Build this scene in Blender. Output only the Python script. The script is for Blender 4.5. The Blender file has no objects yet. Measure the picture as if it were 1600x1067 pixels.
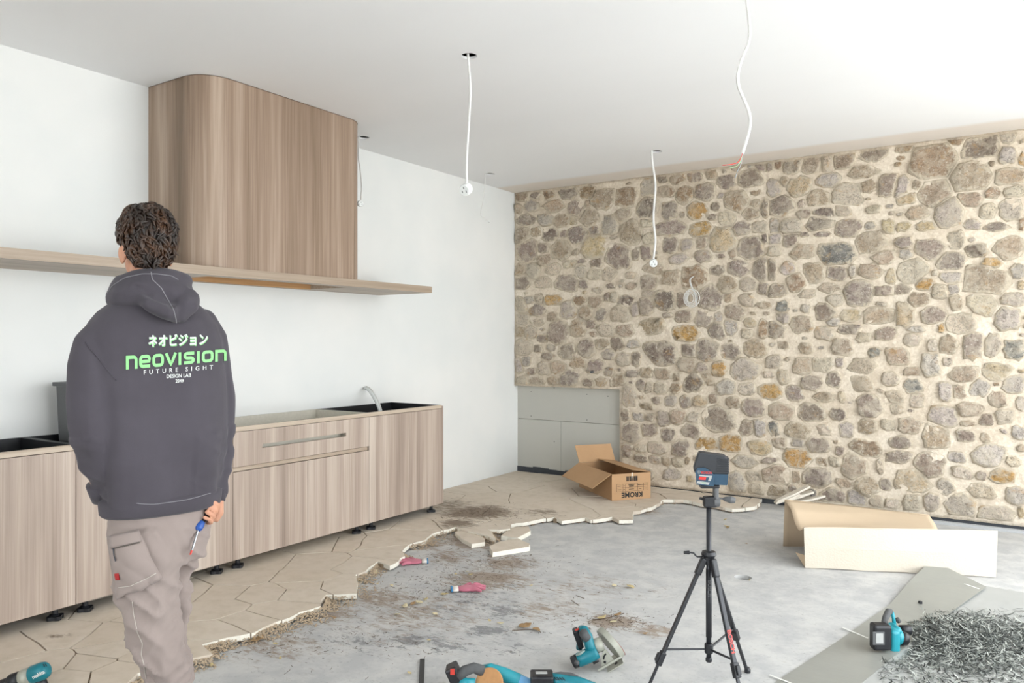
import bpy, bmesh, math, random
import numpy as np
from mathutils import Vector, Matrix, noise
from mathutils.bvhtree import BVHTree

sc = bpy.context.scene
COL = sc.collection
rnd = random.Random(7)

# ------------------------------------------------------------------ camera, world, light, exposure
FPX, CX, CY = 1214.0, 800.0, 533.5
CAMZ, YAW = 1.40, math.radians(33.55)
cam_d = bpy.data.cameras.new('camera'); cam = bpy.data.objects.new('camera', cam_d); COL.objects.link(cam)
cam_d.sensor_width = 36.0; cam_d.lens = 36.0 * FPX / 1600.0; cam_d.clip_start = 0.05; cam_d.clip_end = 200
cam.location = (0, 0, CAMZ); cam.rotation_euler = (math.pi / 2, 0, YAW)
sc.camera = cam
sc.view_settings.view_transform = 'Standard'; sc.view_settings.look = 'None'
sc.view_settings.gamma = 1.0; sc.view_settings.use_curve_mapping = False
sc.view_settings.exposure = 0.76
world = bpy.data.worlds.new('overcast_sky'); sc.world = world; world.use_nodes = True
bg = world.node_tree.nodes['Background']
bg.inputs[0].default_value = (0.92, 0.965, 1.0, 1); bg.inputs[1].default_value = 3.6
sun_l = bpy.data.lights.new('sun', 'SUN'); sun_l.energy = 6.0; sun_l.angle = math.radians(3); sun_l.color = (1, .985, .965)
sun = bpy.data.objects.new('sun', sun_l); COL.objects.link(sun)
sun.rotation_euler = Vector((.30, -.26, -1)).to_track_quat('-Z', 'Y').to_euler()      # high sun from behind the building: lights only the terrace

def portal(name, loc, rot, sx, sy):
    l = bpy.data.lights.new(name, 'AREA'); l.shape = 'RECTANGLE'; l.size = sx; l.size_y = sy
    l.cycles.is_portal = True
    o = bpy.data.objects.new(name, l); COL.objects.link(o); o.location = loc; o.rotation_euler = rot
    return o
XR, YB, YW, XL, ZC = 1.35, -2.6, 7.10, -4.61, 3.0
OPR = (1.2, 6.75, 2.8)     # opening in the right wall: y from, y to, height
OPB = (-2.4, 0.6, 2.5)    # opening in the wall behind the camera: x from, x to, height
portal('portal_right', (XR + .1, (OPR[0] + OPR[1]) / 2, OPR[2] / 2), (0, math.radians(90), 0), OPR[2], OPR[1] - OPR[0])
portal('portal_rear', ((OPB[0] + OPB[1]) / 2, YB - .1, OPB[2] / 2), (math.radians(90), 0, 0), OPB[1] - OPB[0], OPB[2])

# ------------------------------------------------------------------ measuring helpers (a photo pixel on a real plane)
FWD = Vector((-math.sin(YAW), math.cos(YAW), 0)); RGT = Vector((math.cos(YAW), math.sin(YAW), 0)); UP = Vector((0, 0, 1))
CAM = Vector((0, 0, CAMZ)); SLAB = -0.04
def ray(px, py): return FWD + RGT * ((px - CX) / FPX) - UP * ((py - CY) / FPX)
def onz(px, py, z=0.0):
    r = ray(px, py); return CAM + r * ((z - CAMZ) / r.z)
def onx(px, py, x):
    r = ray(px, py); return CAM + r * (x / r.x)
def ony(px, py, y):
    r = ray(px, py); return CAM + r * (y / r.y)
def atd(px, py, d): return CAM + ray(px, py) * d
def W(px, py, h=0.0): return onz(px, py, SLAB + h)

# ------------------------------------------------------------------ object helpers
def lin(c):
    if isinstance(c, str):
        c = tuple(int(c[i:i + 2], 16) / 255 for i in (0, 2, 4))
    return tuple((v / 12.92 if v <= .04045 else ((v + .055) / 1.055) ** 2.4) for v in c) + (1,)
def tag(o, label=None, cat=None, group=None, kind=None):
    if label: o['label'] = label
    if cat: o['category'] = cat
    if group: o['group'] = group
    if kind: o['kind'] = kind
    return o
def empty(name, loc, label=None, cat=None, group=None):
    o = bpy.data.objects.new(name, None); COL.objects.link(o); o.location = loc; o.empty_display_size = .05
    return tag(o, label, cat, group)
def link(name, me, mat=None, parent=None, smooth=False):
    o = bpy.data.objects.new(name, me); COL.objects.link(o)
    if mat is not None:
        for m in (mat if isinstance(mat, (list, tuple)) else [mat]): me.materials.append(m)
    if smooth:
        me.polygons.foreach_set('use_smooth', [True] * len(me.polygons))
    if parent is not None:
        o.parent = parent
        o.matrix_parent_inverse = Matrix.Identity(4)
        off = abs_loc(parent)
        o.location = -off
    return o
def abs_loc(o):
    v = Vector(o.location)
    while o.parent is not None:
        o = o.parent; v = v + Vector(o.location)
    return v
def obj(name, bm, mat=None, parent=None, smooth=False):
    me = bpy.data.meshes.new(name); bm.to_mesh(me); bm.free(); me.update()
    return link(name, me, mat, parent, smooth)
def pyobj(name, vs, fs, mat=None, parent=None, smooth=False):
    me = bpy.data.meshes.new(name); me.from_pydata([tuple(v) for v in vs], [], fs); me.update()
    return link(name, me, mat, parent, smooth)
def BM(): return bmesh.new()
def frame(x, y=None):
    x = Vector(x).normalized(); t = Vector((0, 0, 1)) if abs(x.z) < .95 else Vector((0, 1, 0))
    if y is not None: t = Vector(y)
    b = x.cross(t).normalized(); c = b.cross(x).normalized()
    return x, b, c
def box(bm, lo, hi, bev=0.0, M=None, seg=2):
    lo = Vector(lo); hi = Vector(hi)
    vs = [bm.verts.new((x, y, z)) for x in (lo.x, hi.x) for y in (lo.y, hi.y) for z in (lo.z, hi.z)]
    fs = [(0, 1, 3, 2), (4, 6, 7, 5), (0, 4, 5, 1), (2, 3, 7, 6), (0, 2, 6, 4), (1, 5, 7, 3)]
    faces = [bm.faces.new([vs[i] for i in f]) for f in fs]
    allv = list(vs)
    if bev > 0:
        es = list({e for f in faces for e in f.edges})
        r = bmesh.ops.bevel(bm, geom=es, offset=bev, segments=seg, profile=.5, affect='EDGES')
        allv = list({v for f in r['faces'] for v in f.verts} | {v for v in vs if v.is_valid})
    if M is not None:
        for v in allv: v.co = M @ v.co
    return bm
def mat_axes(o, x, y, z):
    m = Matrix.Identity(4)
    for i, a in enumerate((x, y, z)):
        for j in range(3): m[j][i] = a[j]
    for j in range(3): m[j][3] = o[j]
    return m
def obox(bm, o, x, y, z, sx, sy, sz, bev=0.0, seg=2):
    """box centred at o with unit axes x,y,z and full sizes"""
    return box(bm, (-sx / 2, -sy / 2, -sz / 2), (sx / 2, sy / 2, sz / 2), bev, mat_axes(o, x, y, z), seg)
def tube(bm, pts, r, n=8, caps=True, flat=1.0):
    pts = [Vector(p) for p in pts]
    rs = r if isinstance(r, (list, tuple)) else [r] * len(pts)
    rings = []; prev = None
    for i, p in enumerate(pts):
        d = (pts[min(i + 1, len(pts) - 1)] - pts[max(i - 1, 0)]).normalized()
        if prev is None:
            _, b, c = frame(d)
        else:
            c = prev - d * prev.dot(d)
            c = c.normalized() if c.length > 1e-6 else frame(d)[2]
            b = d.cross(c).normalized()
        prev = c
        rings.append([bm.verts.new(p + (b * math.cos(a) + c * flat * math.sin(a)) * rs[i]) for a in [2 * math.pi * k / n for k in range(n)]])
    for A, B in zip(rings, rings[1:]):
        for k in range(n):
            bm.faces.new((A[k], A[(k + 1) % n], B[(k + 1) % n], B[k]))
    if caps:
        bm.faces.new(list(reversed(rings[0]))); bm.faces.new(rings[-1])
    return bm
def cyl(bm, a, b, r, r2=None, n=20): return tube(bm, [a, b], [r, r if r2 is None else r2], n)
def lathe(bm, o, axis, prof, n=24):
    """prof: list of (distance along axis, radius)"""
    x, b, c = frame(axis); o = Vector(o); rings = []
    for (t, r) in prof:
        rings.append([bm.verts.new(o + x * t + (b * math.cos(a) + c * math.sin(a)) * max(r, 1e-4)) for a in [2 * math.pi * k / n for k in range(n)]])
    for A, B in zip(rings, rings[1:]):
        for k in range(n): bm.faces.new((A[k], A[(k + 1) % n], B[(k + 1) % n], B[k]))
    bm.faces.new(list(reversed(rings[0]))); bm.faces.new(rings[-1])
    return bm
def prism(bm, pts, d, mi_side=0):
    """extrude a planar outline by the vector d"""
    d = Vector(d)
    A = [bm.verts.new(Vector(p)) for p in pts]; B = [bm.verts.new(Vector(p) + d) for p in pts]
    n = len(A)
    bm.faces.new(list(reversed(A))); bm.faces.new(B)
    for k in range(n):
        f = bm.faces.new((A[k], A[(k + 1) % n], B[(k + 1) % n], B[k])); f.material_index = mi_side
    return bm
def ell(bm, c, r, axes=None, seg=20, rings=12):
    M = Matrix.Identity(4)
    ax = axes or (Vector((1, 0, 0)), Vector((0, 1, 0)), Vector((0, 0, 1)))
    m = mat_axes(c, ax[0] * r[0], ax[1] * r[1], ax[2] * r[2])
    bmesh.ops.create_uvsphere(bm, u_segments=seg, v_segments=rings, radius=1.0, matrix=m)
    return bm
def smooth_path(pts, n=6):
    pts = [Vector(p) for p in pts]; out = []
    P = [pts[0]] + pts + [pts[-1]]
    for i in range(1, len(P) - 2):
        for k in range(n):
            t = k / n; a, b, c, d = P[i - 1], P[i], P[i + 1], P[i + 2]
            out.append(.5 * ((2 * b) + (c - a) * t + (2 * a - 5 * b + 4 * c - d) * t * t + (3 * b - a - 3 * c + d) * t ** 3))
    out.append(pts[-1]); return out
def evaluated(o):
    bpy.context.view_layer.update()
    dg = bpy.context.evaluated_depsgraph_get(); dg.update()
    me = bpy.data.meshes.new_from_object(o.evaluated_get(dg)); return me
def fuse(bm, voxel=.01, smooth=4, factor=.5):
    """union of overlapping closed shapes as one continuous skin; returns a mesh"""
    bmesh.ops.recalc_face_normals(bm, faces=bm.faces)
    me = bpy.data.meshes.new('tmp'); bm.to_mesh(me); bm.free()
    o = bpy.data.objects.new('tmp', me); COL.objects.link(o)
    m = o.modifiers.new('r', 'REMESH'); m.mode = 'VOXEL'; m.voxel_size = voxel; m.use_smooth_shade = True
    if smooth:
        s = o.modifiers.new('s', 'SMOOTH'); s.iterations = smooth; s.factor = factor
    r = evaluated(o); bpy.data.objects.remove(o); bpy.data.meshes.remove(me)
    return r
def displace(me, fn):
    n = len(me.vertices); co = np.empty(n * 3); me.vertices.foreach_get('co', co); co = co.reshape(-1, 3)
    no = np.empty(n * 3); me.vertices.foreach_get('normal', no); no = no.reshape(-1, 3)
    d = np.array([fn(Vector(co[i]), Vector(no[i])) for i in range(n)])
    co += no * d[:, None]; me.vertices.foreach_set('co', co.ravel()); me.update()
def bvh_of(o):
    me = o.data; off = abs_loc(o)
    return BVHTree.FromPolygons([v.co + off for v in me.vertices], [tuple(p.vertices) for p in me.polygons])
def curve_obj(name, pts, r, mat, parent=None, n=6, sm=5):
    bm = BM(); tube(bm, smooth_path(pts, sm), r, n); return obj(name, bm, mat, parent, True)

# ------------------------------------------------------------------ materials
class NT:
    def __init__(s, name, rough=.6, metal=0.0):
        s.m = bpy.data.materials.new(name); s.m.use_nodes = True; s.t = s.m.node_tree; s.b = s.t.nodes['Principled BSDF']
        s.b.inputs['Roughness'].default_value = rough; s.b.inputs['Metallic'].default_value = metal
    def n(s, kind, **kw):
        o = s.t.nodes.new(kind)
        for k, v in kw.items(): setattr(o, k, v)
        return o
    def l(s, a, b): s.t.links.new(a, b)
    def pos(s, scale=(1, 1, 1), rot=(0, 0, 0)):
        g = s.n('ShaderNodeNewGeometry'); mp = s.n('ShaderNodeMapping'); mp.inputs['Scale'].default_value = scale
        mp.inputs['Rotation'].default_value = rot
        s.l(g.outputs['Position'], mp.inputs['Vector']); return mp.outputs[0]
    def noise(s, vec, scale, detail=4, rough=.55, dist=0.0):
        o = s.n('ShaderNodeTexNoise'); o.inputs['Scale'].default_value = scale; o.inputs['Detail'].default_value = detail
        o.inputs['Roughness'].default_value = rough; o.inputs['Distortion'].default_value = dist
        s.l(vec, o.inputs['Vector']); return o.outputs['Fac']
    def ramp(s, fac, stops):
        o = s.n('ShaderNodeValToRGB'); e = o.color_ramp.elements
        while len(e) < len(stops): e.new(.5)
        for k, (p, c) in enumerate(stops):
            e[k].position = p; e[k].color = lin(c) if isinstance(c, str) else ((c, c, c, 1) if not isinstance(c, tuple) else c)
        s.l(fac, o.inputs[0]); return o.outputs[0]
    def mix(s, f, a, b, mode='MIX'):
        o = s.n('ShaderNodeMix', data_type='RGBA', blend_type=mode)
        for i, v in ((0, f), (6, a), (7, b)):
            if isinstance(v, (int, float)): o.inputs[i].default_value = v
            elif isinstance(v, (tuple, str)): o.inputs[i].default_value = lin(v) if isinstance(v, str) else v
            else: s.l(v, o.inputs[i])
        return o.outputs[2]
    def math(s, op, a, b=0.0, clamp=False):
        o = s.n('ShaderNodeMath', operation=op); o.use_clamp = clamp
        for i, v in enumerate((a, b)):
            if isinstance(v, (int, float)): o.inputs[i].default_value = v
            else: s.l(v, o.inputs[i])
        return o.outputs[0]
    def bump(s, h, strength=.3, dist=.01):
        o = s.n('ShaderNodeBump'); o.inputs['Strength'].default_value = strength; o.inputs['Distance'].default_value = dist
        s.l(h, o.inputs['Height']); s.l(o.outputs[0], s.b.inputs['Normal']); return o
    def col(s, c):
        if isinstance(c, (str, tuple)): s.b.inputs['Base Color'].default_value = lin(c) if isinstance(c, str) else c
        else: s.l(c, s.b.inputs['Base Color'])
        return s
    def spots(s, spots):
        """real dirt: union of soft-edged world-space ellipses (x, y, rx, ry, rot, strength)"""
        g = s.n('ShaderNodeNewGeometry'); acc = None
        for (x, y, rx, ry, rot, st) in spots:
            mp = s.n('ShaderNodeMapping', vector_type='TEXTURE')
            mp.inputs['Location'].default_value = (x, y, -.0); mp.inputs['Rotation'].default_value = (0, 0, rot)
            mp.inputs['Scale'].default_value = (rx, ry, 100)
            s.l(g.outputs['Position'], mp.inputs['Vector'])
            ln = s.n('ShaderNodeVectorMath', operation='LENGTH'); s.l(mp.outputs[0], ln.inputs[0])
            f = s.math('MULTIPLY', s.math('SUBTRACT', 1.0, ln.outputs['Value'], True), st)
            acc = f if acc is None else s.math('MAXIMUM', acc, f)
        return acc
def plain(name, c, rough=.5, metal=0.0, grain=0.0, gs=60):
    t = NT(name, rough, metal)
    f = t.noise(t.pos(), gs, 3)
    cc = Vector(lin(c)[:3]); k = .12 if grain == 0 else grain
    lo = tuple(cc * (1 - k)) + (1,); hi = tuple(min(1, v) for v in cc * (1 + k)) + (1,)
    t.col(t.mix(f, lo, hi))
    if grain: t.bump(f, .25, .002)
    return t.m
def wood(name, vertical=True, pal=('8a7a6f', 'ab9a8d', 'c6b8ab'), tone=1.0):
    t = NT(name, .42)
    sc1 = (9, 9, .28) if vertical else (13, .30, 13)
    sc2 = (60, 60, .9) if vertical else (60, .9, 60)
    a = t.noise(t.pos(sc1), 1.0, 3, .6, .4); b = t.noise(t.pos(sc2), 1.6, 4, .65); c = t.noise(t.pos(tuple(v * .33 for v in sc1)), 1.0, 2)
    f = t.math('ADD', t.math('MULTIPLY', a, .48), t.math('ADD', t.math('MULTIPLY', b, .24), t.math('MULTIPLY', c, .28)))
    t.col(t.ramp(f, [(.37, pal[0]), (.5, pal[1]), (.62, pal[2])]))
    t.b.inputs['Specular IOR Level'].default_value = .35
    t.bump(b, .08, .001); return t.m

def plaster(name, c, c2, sc_=1.2):
    t = NT(name, .75); a = t.noise(t.pos(), sc_, 3); b = t.noise(t.pos(), 90, 3)
    t.col(t.mix(t.ramp(a, [(.35, 0.0), (.65, 1.0)]), c, c2)); t.bump(b, .12, .002)
    t.b.inputs['Specular IOR Level'].default_value = .2; return t.m
M_wall = plaster('wall_plaster', 'e0e2e0', 'e8e8e5')
M_out = plain('outdoor_paving', 'd2d2d0', .8, 0, .1, 3)
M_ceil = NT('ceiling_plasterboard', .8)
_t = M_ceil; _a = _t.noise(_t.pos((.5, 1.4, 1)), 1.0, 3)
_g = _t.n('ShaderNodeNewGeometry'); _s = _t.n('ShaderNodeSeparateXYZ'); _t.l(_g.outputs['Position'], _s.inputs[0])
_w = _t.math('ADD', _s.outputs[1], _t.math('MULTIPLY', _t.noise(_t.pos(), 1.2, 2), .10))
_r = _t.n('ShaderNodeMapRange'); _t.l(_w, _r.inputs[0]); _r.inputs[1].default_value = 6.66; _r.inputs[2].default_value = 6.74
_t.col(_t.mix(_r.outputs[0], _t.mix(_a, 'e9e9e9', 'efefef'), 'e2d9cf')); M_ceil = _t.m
M_dark = plain('dark_void', '1a1a1a', .9)  # near-black colour stands in for the shade inside holes
M_black_lam = plain('black_melamine', '17181b', .45)
M_beige_lam = plain('beige_melamine', 'c9c4b6', .5)
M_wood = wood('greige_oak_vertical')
M_hood = wood('greige_oak_shaded', True, ('75624f', '957f6d', 'b39f8d'))  # same oak as the doors; darker palette paints in the weaker light
M_woodh = wood('greige_oak_horizontal', False, ('938270', 'ae9d8b', 'c2b3a1'))
M_pine = wood('raw_pine', False, ('9a6b3c', 'bd9163', 'd2ae80'))
M_blackp = plain('black_plastic', '1b1c20', .42, 0, .1, 200)
M_greyp = plain('dark_grey_plastic', '58595a', .5)
M_whitep = plain('white_plastic', 'e6e8e6', .35)
M_cable = plain('white_cable', 'dfdeda', .5)
M_cement = NT('cement_board', .8)
_t = M_cement; _a = _t.noise(_t.pos(), 1.6, 3)
_sp = _t.math('MULTIPLY', _t.spots([(-4.13, 7.1, .16, .5, 0, 1.3)]), _t.noise(_t.pos((1, 1, .6)), 14, 4))
_t.col(_t.mix(_a, 'b3b2aa', 'bfbdb4')); M_cement = _t.m
M_membrane = plain('black_membrane', '3a3d42', .7, 0, .25, 30)
# ------------------------------------------------------------------ room shell
def struct(name, bm, mat, parent=None, smooth=False):
    o = obj(name, bm, mat, parent, smooth); o['kind'] = 'structure'; return o
bm = BM(); box(bm, (XL - .2, YB - .2, -.3), (XL, YW + .2, 3.35)); wall_left = struct('wall_left', bm, M_wall)
bm = BM()
box(bm, (XR, YB - .2, -.3), (XR + .2, OPR[0], 3.35)); box(bm, (XR, OPR[1], -.3), (XR + .2, YW + .2, 3.35)); box(bm, (XR, OPR[0], OPR[2]), (XR + .2, OPR[1], 3.35))
struct('wall_right', bm, M_wall)
bm = BM()
box(bm, (XL, YB - .2, -.3), (OPB[0], YB, 3.35)); box(bm, (OPB[1], YB - .2, -.3), (XR, YB, 3.35)); box(bm, (OPB[0], YB - .2, OPB[2]), (OPB[1], YB, 3.35))
struct('wall_front', bm, M_wall)
bm = BM(); box(bm, (XL - .2, YB - .2, 3.25), (XR + .2, YW + .2, 3.4)); struct('roof', bm, M_wall)
bm = BM(); box(bm, (-40, -40, -.34), (40, 40, -.30)); struct('ground', bm, M_out)
bm = BM(); box(bm, (XR + .2, -30, -.30), (30, 40, -.06)); box(bm, (XL - .2, -30, -.30), (XR + .2, YB - .2, -.06)); struct('terrace', bm, M_out)

# ceiling board with real round cut-outs
HOLES = [(733, 87.5, .045), (766, 272, .045), (1026, 237, .045), (568, 215, .045)]
bm = BM(); box(bm, (XL, YB, ZC), (XR, YW, ZC + .013))
cm = bpy.data.meshes.new('t'); bm.to_mesh(cm); bm.free(); co_ = bpy.data.objects.new('t', cm); COL.objects.link(co_)
cut = BM()
for (px, py, r) in HOLES:
    p = onz(px, py, ZC); cyl(cut, (p.x, p.y, ZC - .05), (p.x, p.y, ZC + .06), r, n=32)
bmesh.ops.recalc_face_normals(cut, faces=cut.faces)
um = bpy.data.meshes.new('t2'); cut.to_mesh(um); cut.free(); cu_ = bpy.data.objects.new('t2', um); COL.objects.link(cu_)
bo = co_.modifiers.new('b', 'BOOLEAN'); bo.operation = 'DIFFERENCE'; bo.object = cu_; bo.solver = 'EXACT'
cme = evaluated(co_); bpy.data.objects.remove(co_); bpy.data.objects.remove(cu_)
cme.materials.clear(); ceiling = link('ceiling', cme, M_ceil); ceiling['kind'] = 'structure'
bm = BM(); box(bm, (XL, YB, ZC + .2), (XR, YW, ZC + .249)); struct('ceiling_void', bm, M_dark)

# ------------------------------------------------------------------ stone wall
YF = 7.0; RX, RZ = -3.365, .925    # stone face plane; cement recess to the right edge RX and top RZ
t = NT('lime_mortar', .9)
a = t.noise(t.pos(), 3, 4); b = t.noise(t.pos(), 45, 6, .7); c = t.noise(t.pos(), 14, 4, .6)
m_ = t.mix(t.ramp(t.math('ADD', t.math('MULTIPLY', a, .4), t.math('MULTIPLY', b, .6)), [(.36, 0.0), (.62, 1.0)]), 'c6b6a0', 'e6dbca')
m_ = t.mix(t.math('MULTIPLY', t.ramp(t.noise(t.pos(), 8, 6, .75, .6), [(.52, 0.0), (.60, 1.0)]), .55), m_, 'bdad99'); m_ = t.mix(t.math('MULTIPLY', t.ramp(t.noise(t.pos(), 30, 5, .8), [(.60, 0.0), (.68, 1.0)]), .6), m_, 'a69680'); t.col(m_)
t.bump(t.math('ADD', t.math('MULTIPLY', b, .5), c), .8, .012); t.b.inputs['Specular IOR Level'].default_value = .15
M_mortar = t.m
t = NT('rubble_stone', .85)
at = t.n('ShaderNodeAttribute', attribute_name='tint'); a = t.noise(t.pos(), 22, 5, .7, .5); b = t.noise(t.pos(), 75, 6, .75); c = t.noise(t.pos(), 9, 4, .6, .8)
light = t.mix(.55, at.outputs['Color'], 'd8cdbb'); dark = t.mix(.38, at.outputs['Color'], '5c5046')
x = t.mix(t.ramp(t.noise(t.pos(), 34, 6, .8, .8), [(.42, 0.0), (.50, 1.0)]), dark, at.outputs['Color'])
x = t.mix(t.math('MULTIPLY', t.ramp(a, [(.56, 0.0), (.68, 1.0)]), .8), x, light)
x = t.mix(t.math('MULTIPLY', t.ramp(b, [(.38, 1.0), (.45, 0.0)]), .65), x, '594c40')  # dark pits; their colour also stands in for relief shade
x = t.mix(t.math('MULTIPLY', t.ramp(c, [(.46, 0.0), (.66, 1.0)]), .75), x, 'd2c6b2')
em = t.math('ADD', at.outputs['Alpha'], t.math('MULTIPLY', t.math('SUBTRACT', t.noise(t.pos(), 26, 6, .75, .4), .5), 1.9)); x = t.mix(t.ramp(em, [(.26, 1.0), (.58, 0.0)]), x, 'd9ccb6')
d_ = t.noise(t.pos(), 38, 6, .8, .3); x = t.mix(t.math('MULTIPLY', t.ramp(d_, [(.56, 0.0), (.63, 1.0)]), .75), x, 'e2dacb')  # white mineral patches, also painted as highlights on the relief
x = t.mix(t.math('MULTIPLY', t.ramp(t.noise(t.pos((1, 1, 1), (.4, 1, 2)), 7, 6, .7, .6), [(.60, 0.0), (.68, 1.0)]), .45), x, 'c39a62')
t.col(x); t.bump(t.math('ADD', t.math('MULTIPLY', b, .5), t.math('ADD', a, t.math('MULTIPLY', d_, .6))), 1.0, .022); t.b.inputs['Specular IOR Level'].default_value = .15
M_stone = t.m
PAL = dict(g='ab9b8e', d='8f8176', t='c1ad96', b='b2997f', o='cda56c', y='d4bf9c', c='dacbb6', w='cdc1b5', k='918f89')
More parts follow.
